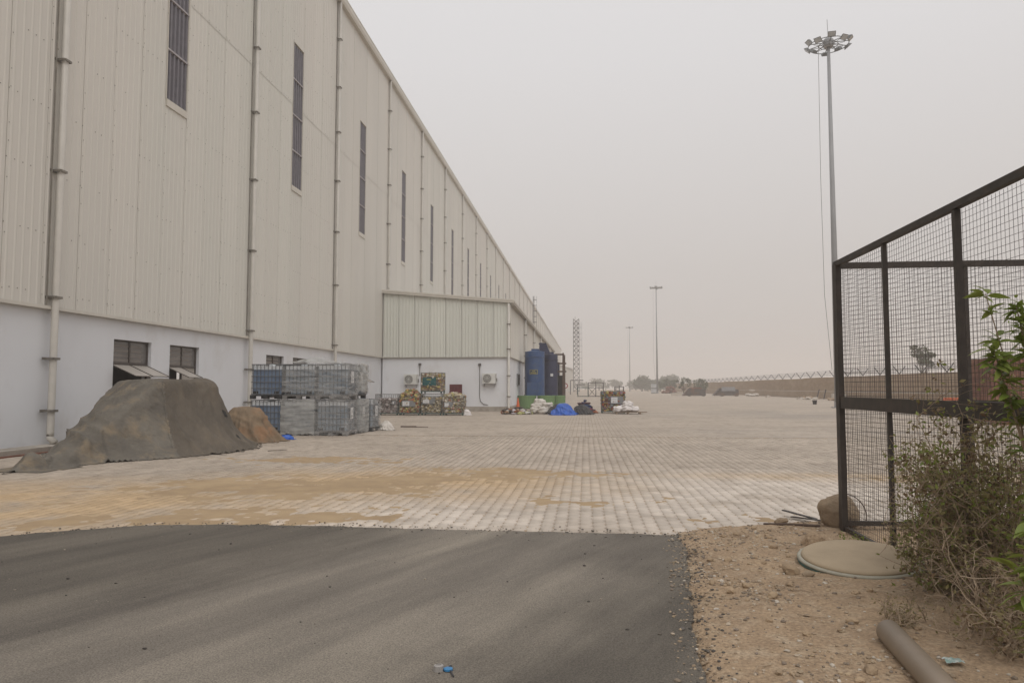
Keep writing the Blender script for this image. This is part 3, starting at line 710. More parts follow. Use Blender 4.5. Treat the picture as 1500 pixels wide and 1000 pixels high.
# ================================================================== MASTS AND TOWER
def mast(name, label, x, y, H, detail, group):
    t = thing(name, label, 'light mast', (x, y, 0), rng.uniform(0, .4), group)
    b = MB(); b.tube([(0,0,-.1),(0,0,H*.5),(0,0,H-.4)], [.30,.205,.12], 12); b.build('pole', M['mastg'], t, smooth=True)
    MB().lathe([(.55,0),(.55,.06),(.32,.06),(.32,.5)], 12).build('base_flange', M['mastg'], t)
    MB().lathe([(.34,0),(.42,.15),(.42,.55),(.28,.72)], 14, (0,0,H-.62)).build('head_drum', M['mastg'], t)
    b = MB(); b.tube([(0,0,H),(-.05,0,H+1.7)], .022, 5); b.build('lightning_rod', M['mastg'], t)
    nA = 10; rr = 1.55
    b = MB(); b.tube([(rr*math.cos(a), rr*math.sin(a), H-.45) for a in np.linspace(0, 2*math.pi, nA*2+1)], .035, 5)
    b.tube([(.75*math.cos(a), .75*math.sin(a), H-.45) for a in np.linspace(0, 2*math.pi, nA+1)], .03, 5)
    for k in range(nA):
        a = 2*math.pi*k/nA; b.bar((.4*math.cos(a),.4*math.sin(a),H-.3),(rr*math.cos(a),rr*math.sin(a),H-.45),.05)
        b.bar((.35*math.cos(a),.35*math.sin(a),H-.55),(rr*.8*math.cos(a),rr*.8*math.sin(a),H-.47),.03)
    b.build('ring_frame', M['lamp'], t)
    lm = MB(); lm.add([(0,-.30,-.24),(0,.30,-.24),(0,.30,.24),(0,-.30,.24),(-.22,-.16,-.13),(-.22,.16,-.13),(-.22,.16,.13),(-.22,-.16,.13)], [(3,2,1,0),(4,5,6,7),(0,1,5,4),(1,2,6,5),(2,3,7,6),(3,0,4,7)])
    lme = lm.mesh('floodlight'); lg = MB(); lg.box(.003,.012,-.26,.26,-.2,.2); lgm = lg.mesh('lamp_glass')
    for k in range(nA):
        a = 2*math.pi*k/nA
        o = obj('floodlight', lme, M['lamp'], t); o.location = ((rr+.12)*math.cos(a), (rr+.12)*math.sin(a), H-.46+(.14 if k % 2 else -.08)); o.rotation_euler = (0, R(48), a)
        obj('lamp_glass', lgm, M['lampglass'], o)
    b = MB(); sg = 1
    b.tube([(-.85,0,H-.6),(-.95,.0,H*.62),(-.9,0,H*.3),(-.45,0,3)], .018, 4); b.build('hoist_cable', M['cable'], t)
mast('light_mast', 'tall grey floodlight mast rising behind the black mesh fence', 20.0, 59.9, 30, True, 'floodlight masts')
mast('light_mast', 'hazy grey floodlight mast standing beside the pale water tanks', 20.06, 205.4, 30, True, 'floodlight masts')
mast('light_mast', 'faint floodlight mast far off rising behind the rounded trees', 20.8, 341.4, 30, True, 'floodlight masts')
t = thing('lattice_tower', 'grey square lattice steel tower near the far end of the warehouse', 'lattice tower', (-3.3, 282, 0))
TW, TH = 1.1, 28.2
for sx_ in (-1,1):
    for sy_ in (-1,1): MB().bar((sx_*TW,sy_*TW,-.1),(sx_*TW,sy_*TW,TH),.22).build('leg', M['latt'], t)
b = MB(); z = .2
while z < TH-1.7:
    for (p,q) in (((-TW,-TW),(TW,-TW)),((TW,-TW),(TW,TW)),((TW,TW),(-TW,TW)),((-TW,TW),(-TW,-TW))):
        b.bar((*p,z),(*q,z+1.75),.17); b.bar((*q,z),(*p,z+1.75),.17); b.bar((*p,z),(*q,z),.14)
    z += 1.75
b.build('bracing', M['latt'], t)
b = MB()
for dx in (-.2,.2): b.bar((TW+.9+dx,0,1),(TW+.9+dx,0,TH-1),.07)
z = 1
while z < TH-1: b.bar((TW+.1,0,z),(TW+1.1,0,z),.09); z += 2.4
b.build('cable_ladder', M['latt'], t)
b = MB(); b.bar((-.4,0,TH),(-.4,0,TH+1.0),.16); b.build('aerial', M['latt'], t)

# ================================================================== BOUNDARY WALL
BX = 34.5
bw = thing('boundary_wall', 'long tan block boundary wall topped with Y-shaped barbed wire posts', 'wall', (BX, 0, 0))
for k in range(0, 24):
    y0 = 20+11*k; b = MB(); b.box(0,.3,y0+.0,y0+10.97,-.1,3.02+.03*(k % 3)); b.build('wall_bay', M['wallb'], bw)
b = MB(); b.box(-.05,-.001,20,284,.0,1.05); b.box(-.03,-.001,20,284,2.05,2.2); b.build('band_course', M['wallb'], bw)
b = MB(); b.box(-.09,-.051,20,284,1.0,1.1); b.build('ledge', M['pale'], bw)
py = [20.5+5.3*k for k in range(49)]
yb_ = MB(); yb_.bar((.15,0,3.0),(.15,0,3.14),.09); yb_.bar((.15,0,3.1),(-.50,0,3.98),.08); yb_.bar((.15,0,3.1),(.80,0,3.98),.08); ym_ = yb_.mesh('wire_post')
for y in py: o = obj('wire_post', ym_, M['latt'], bw); o.location = (0, y, 0)
b = MB()
for zz, dx in ((3.95,.63),(3.66,.42),(3.40,.22)):
    for sgn in (-1, 1): b.tube([(.15+sgn*dx,20,zz),(.15+sgn*dx,284,zz)], .014, 4)
b.build('barbed_wire', M['galv'], bw, kind='stuff')
b = MB(); prng = random.Random(3)     # razor wire coil strands between the posts
pts = []
for i in range(int(264/.28)): pts.append((.15+.22*math.cos(i*1.9), 20+i*.28, 3.55+.3*math.sin(i*1.9)))
b.tube(pts, .010, 3, cap=False); b.build('razor_coil', M['galv'], bw, kind='stuff')

# ================================================================== LEFT FOREGROUND: COVERED HEAP
# cloth laid over convex lumps by a small position-based simulation
def hull(pts):
    """face planes (n, d) of the convex hull of a few points"""
    P = np.array(pts, float); n = len(P); out = []
    for a in range(n):
        for b in range(a+1, n):
            for c in range(b+1, n):
                m = np.cross(P[b]-P[a], P[c]-P[a]); l = np.linalg.norm(m)
                if l < 1e-6: continue
                m = m/l; d = P @ m - P[a] @ m
                if (d < 1e-6).all(): out.append((*m, P[a] @ m))
                elif (d > -1e-6).all(): out.append((*-m, -(P[a] @ m)))
    return np.unique(np.round(np.array(out), 6), axis=0)
def cloth(nx, ny, h, cx, cy, rot, z0, shapes, steps=200, iters=7, seed=0, slack=1.0, rough=.03, fr=.6, xmin=None, bend=.25, keep=None):
    r = np.random.RandomState(seed)
    u, v = np.meshgrid((np.arange(nx)-(nx-1)/2)*h, (np.arange(ny)-(ny-1)/2)*h)
    c, s = math.cos(rot), math.sin(rot)
    X = np.stack([cx+u*c-v*s, cy+u*s+v*c, np.full_like(u, z0)], -1)
    X[..., 2] += r.normal(size=(ny, nx))*rough
    X[..., :2] += r.normal(size=(ny, nx, 2))*h*.06
    on = np.ones((ny, nx), bool) if keep is None else keep(X[..., 0], X[..., 1])
    onf = on.ravel()
    V = np.zeros_like(X); dt = 1/45.; L = h*slack
    G = []
    for (di, dj, k) in ((0,1,1.),(1,0,1.),(1,1,.35),(1,-1,.35),(0,2,bend),(2,0,bend)):
        l = L*math.hypot(di, dj); m = max(abs(di), abs(dj))*2
        for par in range(2):
            # colour along the direction of the link
            a0 = slice(None)
            i0 = np.arange(0, ny-abs(di)); j0 = np.arange(max(0, -dj), nx-max(0, dj))
            I, J = np.meshgrid(i0, j0, indexing='ij')
            q = (I//max(1, abs(di))) if di else (J//max(1, abs(dj)))
            sel = (q % 2) == par
            A = (I[sel]*nx+J[sel]); B = ((I[sel]+di)*nx+J[sel]+dj); g = onf[A] & onf[B]; G.append((A[g], B[g], l, k))
    Xf = X.reshape(-1, 3); Vf = V.reshape(-1, 3)
    for st in range(steps):
        Vf[:, 2] -= 9.8*dt; Vf *= .975
        P = Xf + Vf*dt
        for it in range(iters):
            for A, B, l, k in G:
                d = P[B]-P[A]; ln = np.sqrt((d*d).sum(1))+1e-9
                w = (ln-l)/ln*.5*k
                if k < .3: w = np.where(ln < l, w, w*0)      # bending only resists folding
                d *= w[:, None]; P[A] += d; P[B] -= d
            for S in shapes:
                D = P @ S[:, :3].T - S[:, 3] - .02
                m = D.max(1); hit = m < 0
                if hit.any():
                    k = D[hit].argmax(1); P[hit] -= S[k, :3]*m[hit][:, None]
                    P[hit] -= (P[hit]-Xf[hit])*np.array([fr, fr, fr*.5])*.5
            g = P[:, 2] < .012
            P[g, 2] = .012; P[g, :2] -= (P[g, :2]-Xf[g, :2])*fr
            if xmin is not None: P[:, 0] = np.maximum(P[:, 0], xmin)
        Vf = (P-Xf)/dt; sp = np.linalg.norm(Vf, axis=1)[:, None]; Vf = Vf*np.minimum(1, 4/(sp+1e-6)); Xf = P
    return Xf.reshape(ny, nx, 3), on

def sheet_object(name, X, on, m, parent=None, org=(0,0,0), thick=.006, sub=1):
    ny, nx = on.shape; i = np.arange(ny*nx).reshape(ny, nx)
    F = np.stack([i[:-1,:-1], i[:-1,1:], i[1:,1:], i[1:,:-1]], -1).reshape(-1, 4); F = F[on.ravel()[F].all(1)]
    used = np.unique(F); mp = np.full(ny*nx, -1); mp[used] = np.arange(len(used))
    me = npmesh(name, X.reshape(-1, 3)[used]-np.array(org), mp[F], m, True)
    o = obj(name, me, None, parent)
    if sub: q = o.modifiers.new('smooth', 'SUBSURF'); q.levels = sub; q.render_levels = sub
    q = o.modifiers.new('thickness', 'SOLIDIFY'); q.thickness = thick; q.offset = 1
    return o
def up2(A):
    A = np.asarray(A, float); ny, nx = A.shape[:2]; out = np.zeros((2*ny-1, 2*nx-1)+A.shape[2:])
    out[::2, ::2] = A; out[1::2, ::2] = (A[:-1]+A[1:])/2; out[::2, 1::2] = (A[:, :-1]+A[:, 1:])/2; out[1::2, 1::2] = (A[:-1, :-1]+A[1:, :-1]+A[:-1, 1:]+A[1:, 1:])/4
    return out
def ridge(a, b_, sd, o=3): return 1-np.minimum(1, np.abs(2*fbm(a, b_, sd, o)/.875-1)*1.6)**.65
def smooth1(A): return (A[:-2]+2*A[1:-1]+A[2:])/4
def wrinkle(X, on, c, h, seed, hang=.05, drag=.03, fine=.012, wl=1.0, gnd=.06):
    """hanging folds, dragged creases and fine crumples pushed out along the sheet's normal"""
    X = up2(X); on = up2(on.astype(float)) > .99
    for k in range(1): X[1:-1] = smooth1(X); X[:, 1:-1] = np.swapaxes(smooth1(np.swapaxes(X, 0, 1)), 0, 1)
    N = np.cross(np.gradient(X, axis=1), np.gradient(X, axis=0)); N /= np.linalg.norm(N, axis=2)[..., None]+1e-9
    N = np.where((N*(X-np.array([c[0], c[1], h*.3]))).sum(2, keepdims=True) < 0, -N, N)
    x, y, z = X[..., 0]-c[0], X[..., 1]-c[1], X[..., 2]; r = np.hypot(x, y)+.3
    arc = np.arctan2(y, x)*np.maximum(r, .7*h+.3); zz = z/h
    f = hang*(ridge(arc*1.7/wl+.5*fbm(x/wl, y/wl, seed+3, 2), zz*.35, seed, 2)-.55)*sm(1.0, .25, zz)*2
    e1 = ridge((x*.55+z*1.3)*1.15/wl, (y*1.1-z*.25)*.8/wl+.6*fbm(x, z, seed+9, 2), seed+5)
    f = f + drag*(e1-.6)*2*sm(1.08, .8, zz) + fine*(ridge(x*4.2/wl+z*3, y*3.4/wl-z*2, seed+7)-.6)*2 + fine*.8*(ridge(x*9/wl, (y+z)*7/wl, seed+8)-.6)
    f = f*(.15+.85*sm(.0, gnd, z+.0))
    X = X + N*f[..., None]; X[..., 2] = np.maximum(X[..., 2]-.045*sm(.22, .04, X[..., 2]), .008)
    return X, on
def trim(X, body, d0, d1, seed=1):
    side = body[np.abs(body[:, 2]) < .97]; D = (X @ side[:, :3].T - side[:, 3]).max(-1)
    ny, nx = D.shape; jj, ii = np.meshgrid(np.arange(nx), np.arange(ny))
    return ~((X[..., 2] < .035) & (D > d0+d1*fbm(jj*.25, ii*.25, seed, 3)))
G0 = -.15; o_ = (-11, 16.5, 0)
tp = thing('tarpaulin_heap', 'large heap under weathered grey brown canvas against the white wall', 'tarpaulin', o_)
body = hull([(-10.12,16.55,1.80),(-9.66,18.3,1.73),(-11.8,18.9,1.75),(-11.95,17.5,1.76),(-10.95,16.7,1.78)]+[(x,y,G0) for x,y in [(-9.66,16.2),(-9.32,18.2),(-9.7,19.0),(-12.2,19.3),(-12.6,17.6),(-11.5,14.2),(-11.0,13.4),(-10.6,13.4)]])
knob = hull([(-9.95,18.0,1.82),(-9.75,18.3,1.80),(-10.1,18.4,1.82),(-10.3,18.1,1.83),(-9.9,17.9,1.2),(-9.5,18.4,1.2),(-10.2,18.6,1.2),(-10.4,18,1.2)])
lump = hull([(-10.75,13.15,.26),(-10.7,13.4,.30),(-11.05,13.45,.26)]+[(x,y,G0) for x,y in [(-10.6,12.95),(-10.45,13.5),(-11.15,13.6),(-11.25,13.05)]])
X, on = cloth(78, 108, .08, -10.35, 16.2, .0, 1.95, [body, knob, lump], steps=120, iters=6, xmin=-13.3, slack=1.05, bend=.08)
on &= trim(X, body, .15, .07) | ((X[..., 1] < 13.9) & (X[..., 1] > 12.75) & (X[..., 0] > -11.5) & (X[..., 0] < -10.1))
X, on = wrinkle(X, on, (-10.9, 17.2), 1.8, 3, .065, .034, .013, gnd=.30)
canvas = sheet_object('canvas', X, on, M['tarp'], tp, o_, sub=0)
canvas.data.materials.append(M['tarp_shaded'])          # browner length past the seam, coloured darker for that face's shade
co = np.zeros(len(canvas.data.vertices)*3, np.float32); canvas.data.vertices.foreach_get('co', co); co = co.reshape(-1, 3)+np.array(o_)
fi = np.zeros(len(canvas.data.loops), np.int32); canvas.data.loops.foreach_get('vertex_index', fi); fc = co[fi.reshape(-1, 4)].mean(1)
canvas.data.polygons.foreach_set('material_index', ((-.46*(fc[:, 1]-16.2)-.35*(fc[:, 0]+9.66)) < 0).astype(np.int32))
def on_cloth(X, on, tgt, lift=.02):          # nearest spot of the sheet and its outward normal
    d = np.linalg.norm(X-np.array(tgt), axis=-1); d[~on] = 1e9; a, b_ = np.unravel_index(d.argmin(), d.shape)
    a = min(max(a, 1), X.shape[0]-2); b_ = min(max(b_, 1), X.shape[1]-2)
    nn = np.cross(X[a,b_+1]-X[a,b_-1], X[a+1,b_]-X[a-1,b_]); nn /= np.linalg.norm(nn)
    if nn[2] < -.2 or nn @ (X[a,b_]-np.array([-11,17.5,.8])) < 0: nn = -nn
    return Vector(X[a,b_]+nn*lift), Vector(nn)
for tgt in ((-9.38,18.25,.95),(-9.08,18.15,.24)):
    q, nn = on_cloth(X, on, tgt); h_ = MB(); h_.add([(-.07,-.1,0),(.05,-.12,0),(.07,.04,0),(-.02,.11,0),(-.08,.05,0)], [(0,1,2,3,4)])
    k = h_.build('torn_hole', M['dark'], tp); k.location = q-Vector(o_); k.rotation_euler = nn.to_track_quat('Z', 'Y').to_euler()
pts = [on_cloth(X, on, Vector((-9.62,16.1,.03)).lerp(Vector((-10.1,16.5,1.82)), q/13), .012)[0]-Vector(o_) for q in range(14)]
bb = MB(); bb.tube(pts, .006, 5); bb.build('seam', M['tarp'], tp)
def block(cx, cy, rx, ry, h, n=9, seed=0, top=.6, rot=0):
    r = random.Random(seed); P = []
    for k in range(n):
        a = 2*math.pi*k/n+rot; e = r.uniform(.85, 1.1)
        P.append((cx+rx*e*math.cos(a), cy+ry*e*math.sin(a), G0)); P.append((cx+rx*(top+.45*(1-top)**.5)*e*math.cos(a+.1), cy+ry*(top+.45*(1-top)**.5)*e*math.sin(a+.1), h*r.uniform(.5, .66))); P.append((cx+rx*top*.8*e*math.cos(a+.2), cy+ry*top*.8*e*math.sin(a+.2), h*r.uniform(.86, 1)))
    return hull(P)
def cloth_heap(name, m, parent, cx, cy, rx, ry, h, seed, rot=0, n=44, top=.6, slack=1.12, d=(.04,.12), org=(0,0,0), extra=()):
    bd = block(cx, cy, rx, ry, h, 9, seed, top, rot); sp = 2*(max(rx, ry)+h*.9)/n
    X, on = cloth(n, n, sp, cx, cy, rot+.3, h+.06, [bd, *extra], steps=70, iters=5, seed=seed, slack=slack, rough=sp*.5, fr=.7, bend=.12)
    on &= trim(X, bd, *d, seed)
    q = max(rx, ry); X, on = wrinkle(X, on, (cx, cy), h, seed, .12*min(q, h*1.5), .07*min(q, h*1.5), .025*min(q, h*1.5), min(1, q*.75))
    return sheet_object(name, X, on, m, parent, org, .004, 0)
def crumple_heap(name, m, parent, cx, cy, rx, ry, h, seed, rot=0, n=90, nr=22, fold=.10, ff=9, tr=.5):
    return cloth_heap(name, m, parent, cx, cy, rx*.85, ry*.85, h, seed, rot, 40, tr)
bo = (-10.05, 20.7, 0)
t = thing('tarpaulin_bundle', 'smaller rust stained canvas bundle between the big covered heap and liquid containers', 'tarpaulin', bo)
cloth_heap('canvas', M['tarp2'], t, -10.05, 20.75, .66, .62, 1.04, 12, .3, 48, .8, 1.06, (.05,.2), bo)
cloth_heap('canvas_skirt', M['tarp'], t, -9.45, 21.15, .5, .36, .16, 17, .2, 40, .5, 1.2, (.03,.2), bo)
bs = crumple_heap('blue_sheet', M['bluecloth'], None, -9.25, 21.75, .36, .22, .14, 19, -.3, 60, 12); tag(bs, 'strip of blue plastic sheet poking out beside the canvas bundle', 'plastic sheet')

# ================================================================== IBC CONTAINERS
IW, ID, IH = 1.12, 1.0, 1.21
def ibc_parts():
    g = {}
    b = MB(); 
    b.box(0,IW,0,ID,.10,.14)
    for x0 in (.0, IW/2-.08, IW-.16):
        for y0 in (.0, ID-.14): b.box(x0,x0+.16,y0,y0+.14,0,.10)
    g['pallet'] = b.mesh('pallet')
    def rbox(x0,x1,y0,y1,z0,z1,r=.07,k=4):
        pts = []
        for cx,cy,a0 in ((x1-r,y0+r,-90),(x1-r,y1-r,0),(x0+r,y1-r,90),(x0+r,y0+r,180)):
            for i in range(k+1): a = R(a0+90*i/k); pts.append((cx+r*math.cos(a), cy+r*math.sin(a)))
        return pts
    def body(z0, z1, e=0, waves=0):
        b = MB(); pts = rbox(.05-e,IW-.05+e,.05-e,ID-.05+e,z0,z1); n = len(pts)
        V = [(x,y,z) for z in (z0,z1) for x,y in pts]; b.add(V, [(i,(i+1)%n,n+(i+1)%n,n+i) for i in range(n)]+[tuple(range(n-1,-1,-1)), tuple(n+i for i in range(n))]); return b
    bt = body(.145,1.12); bt.lathe([(.11,0),(.11,.07),(.09,.08)], 14, (IW/2, ID/2, 1.12)); g['tank'] = bt.mesh('tank')
    g['liquid'] = body(.15,1.0,.004).mesh('liquid')
    b = MB(); r = .0125
    def hring(z, rr=r): b.tube([(x,y,z) for x,y in rbox(.012,IW-.012,.012,ID-.012,0,0,.08,3)]+[(IW-.012-.08+.0,.012,z)], rr, 5, cap=False)
    for z in (.17,.37,.57,.77,.97,1.17): hring(z)
    for k in range(8):
        x = .1+(IW-.2)*k/7
        for y in (.014, ID-.014): b.tube([(x,y,.14),(x,y,1.17)], r*.9, 5)
    for k in range(6):
        y = .12+(ID-.24)*k/5
        for x in (.014, IW-.014): b.tube([(x,y,.14),(x,y,1.17)], r*.9, 5)
    g['cage'] = b.mesh('cage')
    b = MB(); b.box(IW-.004,IW+.004,.34,.62,.55,.93); g['label_plate'] = b.mesh('label_plate')
    b = MB(); b.add([(IW+.006,.48,.70),(IW+.006,.52,.76),(IW+.006,.48,.82),(IW+.006,.44,.76)], [(0,1,2,3)])
    for k in range(3): b.add([(IW+.006,.38,.60+k*.028),(IW+.006,.56,.60+k*.028),(IW+.006,.56,.612+k*.028),(IW+.006,.38,.612+k*.028)], [(0,1,2,3)])
    g['hazard_mark'] = b.mesh('hazard_mark')
    b = MB(); 
    for x0 in (.10, IW-.28): b.box(x0,x0+.18,.028,.04,.15,.27)
    g['corner_pad'] = b.mesh('corner_pad')
    return g
IP = ibc_parts()
def film_shell(seed, amp=.02, z0=.03, z1=1.2):
    pts = []
    for a, b_, n in (((-.02,-.02),(IW+.02,-.02),34),((IW+.02,-.02),(IW+.02,ID+.02),30),((IW+.02,ID+.02),(-.02,ID+.02),14),((-.02,ID+.02),(-.02,-.02),14)):
        for k in range(n): pts.append((a[0]+(b_[0]-a[0])*k/n, a[1]+(b_[1]-a[1])*k/n))
    pts = np.array(pts); n = len(pts); c = np.array([IW/2, ID/2]); V = []
    zs = np.linspace(z0, z1, 34)
    for z in zs:
        s = np.arange(n)/n*12
        d = (pts-c)/np.linalg.norm(pts-c, axis=1)[:, None]
        f = (fbm(s*1.6+z*4, np.full(n, z*2.2)-s*.6, seed, 4)-.47)*2*amp + (fbm(s*6, np.full(n, z*7), seed+3, 3)-.45)*amp*.8
        p = pts + d*(f+amp*.5)[:, None]; zz = np.full(n, z)
        if z == zs[0]: zz = zz+ (fbm(s*2, s*0, seed+9, 3)-.4)*.15
        V.append(np.c_[p, zz])
    V = np.array(V); m = len(zs); i = np.arange(m*n).reshape(m, n); j = np.roll(i, -1, 1)
    F = np.stack([i[:-1], j[:-1], j[1:], i[1:]], -1).reshape(-1, 4)
    return npmesh('wrap_film', V.reshape(-1, 3), F, None, True)
def ibc(x, y, level, liquid, film, pal, label, group='liquid containers in the stack', fz=(.03,1.2), amp=.010):
    t = thing('ibc_container', label, 'container', (x, y, level*IH+.002), 0, group)
    obj('pallet', IP['pallet'], None, t).data = IP['pallet'].copy(); t.children[-1].data.materials.append(M[pal])
    tk = obj('tank', IP['tank'], M['bottle'], t)
    lq = obj('liquid', IP['liquid'].copy(), None, tk); lq.data.materials.append(M[liquid])
    obj('cage', IP['cage'], M['cagesteel'], t)
    lp = obj('label_plate', IP['label_plate'], M['paper'], t); obj('hazard_mark', IP['hazard_mark'], M['ink'], lp)
    obj('corner_pad', IP['corner_pad'], M['palletb'], t)
    if film: obj('wrap_film', film_shell(rng.randint(0, 999), amp, *fz), M[film], t)
    return t
ix = [-11.3, -10.15, -9.0]; iy = [23.52, 24.72, 25.95]
ibc(ix[0], iy[0], 0, 'liquid', None, 'palletb', 'bare caged blue liquid container at the stack bottom behind the canvas bundle')
ibc(ix[0]+.02, iy[0], 1, 'liquid', None, 'palletb', 'bare caged blue liquid container on top of the stack without any wrap')
ibc(ix[1], iy[0]-.02, 0, 'liquidg', 'filmd', 'palletg', 'bottom liquid container fully swathed in cloudy grey plastic film', amp=.02)
ibc(ix[1]+.01, iy[0], 1, 'liquidg', 'film', 'palletg', 'top liquid container with film pulled in streaks beside the bare blue one', fz=(.2,1.1), amp=.014)
ibc(ix[2], iy[0], 0, 'liquidg', 'film', 'palletg', 'bottom corner liquid container in clear film with white label on its side')
ibc(ix[2]+.01, iy[0], 1, 'liquidg', 'film', 'palletg', 'top corner liquid container in clear film with white label on its side')
ibc(ix[2]+.04, iy[1], 0, 'liquidg', 'filmd', 'palletg', 'film wrapped bottom liquid container in the second row of the stack', amp=.025)
ibc(ix[2]-.05, iy[1], 1, 'liquidg', 'filmd', 'palletb', 'top liquid container in the second row shrouded in ragged loose film', amp=.09, fz=(.25,1.24))
ibc(ix[2]+.14, iy[2], 0, 'liquidg', 'film', 'palletb', 'single bottom liquid container at the back of the stack with nothing on it')
# loose sheet lying on the stack
b = MB(); X, Y = np.meshgrid(np.linspace(-.9,.95,46), np.linspace(-.35,.5,22))
Z = .03+.22*np.exp(-((X+.1)**2/.35+(Y-.1)**2/.08))*(.6+.8*fbm(X*3, Y*5, 61, 4)) + .05*(fbm(X*7, Y*9, 63, 3)-.4)
Z = np.maximum(Z, .012)
o = obj('plastic_sheet', gridmesh('plastic_sheet', X, Y, Z), M['filmd']); o.location = (-9.2, 24.05, 2*IH-.01); tag(o, 'crumpled pale plastic sheet lying on top of the container stack', 'plastic sheet')
o = crumple_heap('plastic_sheet', M['sack'], None, -7.5, 26.9, .36, .3, .34, 71, 0, 80, 18, .25, 9, .4); tag(o, 'bunched translucent plastic beside the last container of the stack', 'plastic sheet')

# ================================================================== WASTE CAGES
def waste_cage(x, y, z, w, d, h, label, pal, fill=1.0, mound=0.0, plate='plate', steel='teal', seed=0, group='wire cages of bottle waste', plate_pos=None, front=True):
    r = random.Random(seed); t = thing('waste_cage', label, 'wire cage', (x, y, z), 0, group)
    b = MB(); b.box(0,w,0,d,.08,.12)
    for xx in (.02, w-.1):
        for yy in (.02, d-.1): b.box(xx,xx+.08,yy,yy+.08,0,.08)
    b.build('base', M[steel], t)
    b = MB()
    for xx in (.02, w-.02):
        for yy in (.02, d-.02): b.bar((xx,yy,.1),(xx,yy,h),.035)
    for zz in (.14, h*.5, h-.02):
        for yy in (.02, d-.02): b.bar((0,yy,zz),(w,yy,zz),.035)
        for xx in (.02, w-.02): b.bar((xx,0,zz),(xx,d,zz),.035)
    b.build('frame', M['wcage'], t)
    b = MB(); n = 10
    for k in range(1, n):
        for yy in (.02, d-.02): b.bar((w*k/n,yy,.12),(w*k/n,yy,h-.02),.010)
        for xx in (.02, w-.02): b.bar((xx,d*k/n,.12),(xx,d*k/n,h-.02),.010)
    for k in range(1, 9):
        zz = .12+(h-.14)*k/9
        for yy in (.02, d-.02): b.bar((.02,yy,zz),(w-.02,yy,zz),.010)
        for xx in (.02, w-.02): b.bar((xx,.02,zz),(xx,d-.02,zz),.010)
    b.build('wire_side', M['wcage'], t, kind='stuff')
    b = MB(); top = .12+(h-.16)*fill
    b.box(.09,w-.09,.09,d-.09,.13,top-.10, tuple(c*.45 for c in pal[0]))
    def put(px, py, pz, s=1.0, band=None):
        c = r.choice(pal if band is None else band); v = r.uniform(.65, 1.15); c = tuple(min(1, k*v) for k in c)
        a = r.uniform(.045,.10)*s; b.ico((px,py,pz), (a*r.uniform(.7,1.4), a*r.uniform(.7,1.4), a*r.uniform(.6,1.1)), r.uniform(0,6), .22, c, r)
    for k in range(230): put(r.uniform(.05,w-.05), .06+r.uniform(0,.04), r.uniform(.15, top))
    for k in range(130): put(w-.06-r.uniform(0,.04), r.uniform(.05,d-.05), r.uniform(.15, top))
    for k in range(60): put(.06, r.uniform(.05,d-.05), r.uniform(.15, top))
    for k in range(170):
        px, py = r.uniform(.05,w-.05), r.uniform(.05,d-.05); q = mound*max(0, 1-((px-w/2)/(w*.55))**2-((py-d/2)/(d*.6))**2)
        put(px, py, top-.05+q*r.uniform(.6,1.0), 1.25)
    b.build('waste', M['waste'], t, kind='stuff')
    if plate:
        px0, px1, pz0, pz1 = plate_pos or (w*.16, w*.80, h*.42, h*.72)
        p = MB().box(px0,px1,-.02,-.005,pz0,pz1).build('sign_plate', M[plate], t)
        q = MB().box(px0+.05,px0+(px1-px0)*.55,-.026,-.0205,pz0+.05,pz1-.06).build('paper_label', M['paper' if plate == 'plate' else 'yellow'], p) if plate == 'plate' else None
        s_ = MB()
        if plate == 'plate':
            for k in range(3): s_.box(px0+.09,px0+(px1-px0)*.5,-.0275,-.0265,pz0+.09+k*(pz1-pz0)*.22,pz0+.105+k*(pz1-pz0)*.22)
            s_.build('print_lines', M['plate'], p)
        else:
            s_.box(px0+.24,px1-.28,-.0215,-.0205,pz1-.14,pz1-.10); s_.build('print_lines', M['yellow'], p)
    return t
GREY = [(.40,.36,.34),(.30,.26,.25),(.52,.48,.46),(.24,.19,.18),(.36,.30,.28)]
MIX = [(.45,.33,.10),(.50,.42,.16),(.40,.30,.20),(.48,.12,.06),(.22,.24,.10),(.55,.45,.28),(.30,.14,.08)]
PALE = [(.52,.46,.36),(.42,.36,.24),(.55,.50,.40),(.36,.24,.16),(.60,.55,.48),(.46,.20,.14),(.48,.42,.16)]
GOLD = [(.42,.31,.14),(.52,.43,.26),(.30,.25,.18),(.46,.42,.34),(.58,.52,.40)]
waste_cage(-12.2, 41.4, 0, 1.36, 1.0, 1.22, 'wire cage of grey compressed plastic waste, next to the liquid containers', GREY, .78, .03, 'plate', seed=1, plate_pos=(1.0,1.22,.62,.84))
waste_cage(-10.78, 41.35, 0, 1.22, 1.0, 1.1, 'wire cage heaped high with a dome of red and yellow waste', MIX, 1.0, .52, 'plate', seed=2, plate_pos=(.18,.98,.50,.86))
waste_cage(-9.48, 41.4, 0, 1.2, 1.0, 1.26, 'bottom wire cage under another, holding golden brown waste', GOLD, .8, .02, 'plate', seed=3, plate_pos=(.08,.82,.66,1.0))
waste_cage(-9.52, 41.42, 1.27, 1.27, 1.0, 1.2, 'upper wire cage of mixed waste with a teal sign plate', PALE+MIX[:3], .95, .06, 'tealplate', seed=4, plate_pos=(.12,.92,.46,.92))
waste_cage(-8.22, 41.35, 0, 1.24, 1.0, 1.12, 'wire cage of pale bottle waste in front of the maroon panel', PALE, 1.0, .26, 'plate', seed=5, plate_pos=(.1,.62,.46,.78))
o = crumple_heap('plastic_scrap', M['sackw'], None, -6.85, 41.7, .3, .2, .34, 77, .3, 50, 10); tag(o, 'pale plastic scrap lying at the foot of the last waste cage', 'scrap')
t = thing('maroon_panel', 'dark maroon ribbed metal panel leaning on the annex wall behind waste', 'panel', (-9.1, 48.25, 0))
pn = MB().box(0,.86,0,.04,.75,1.82).build('sheet', M['maroon'], t)
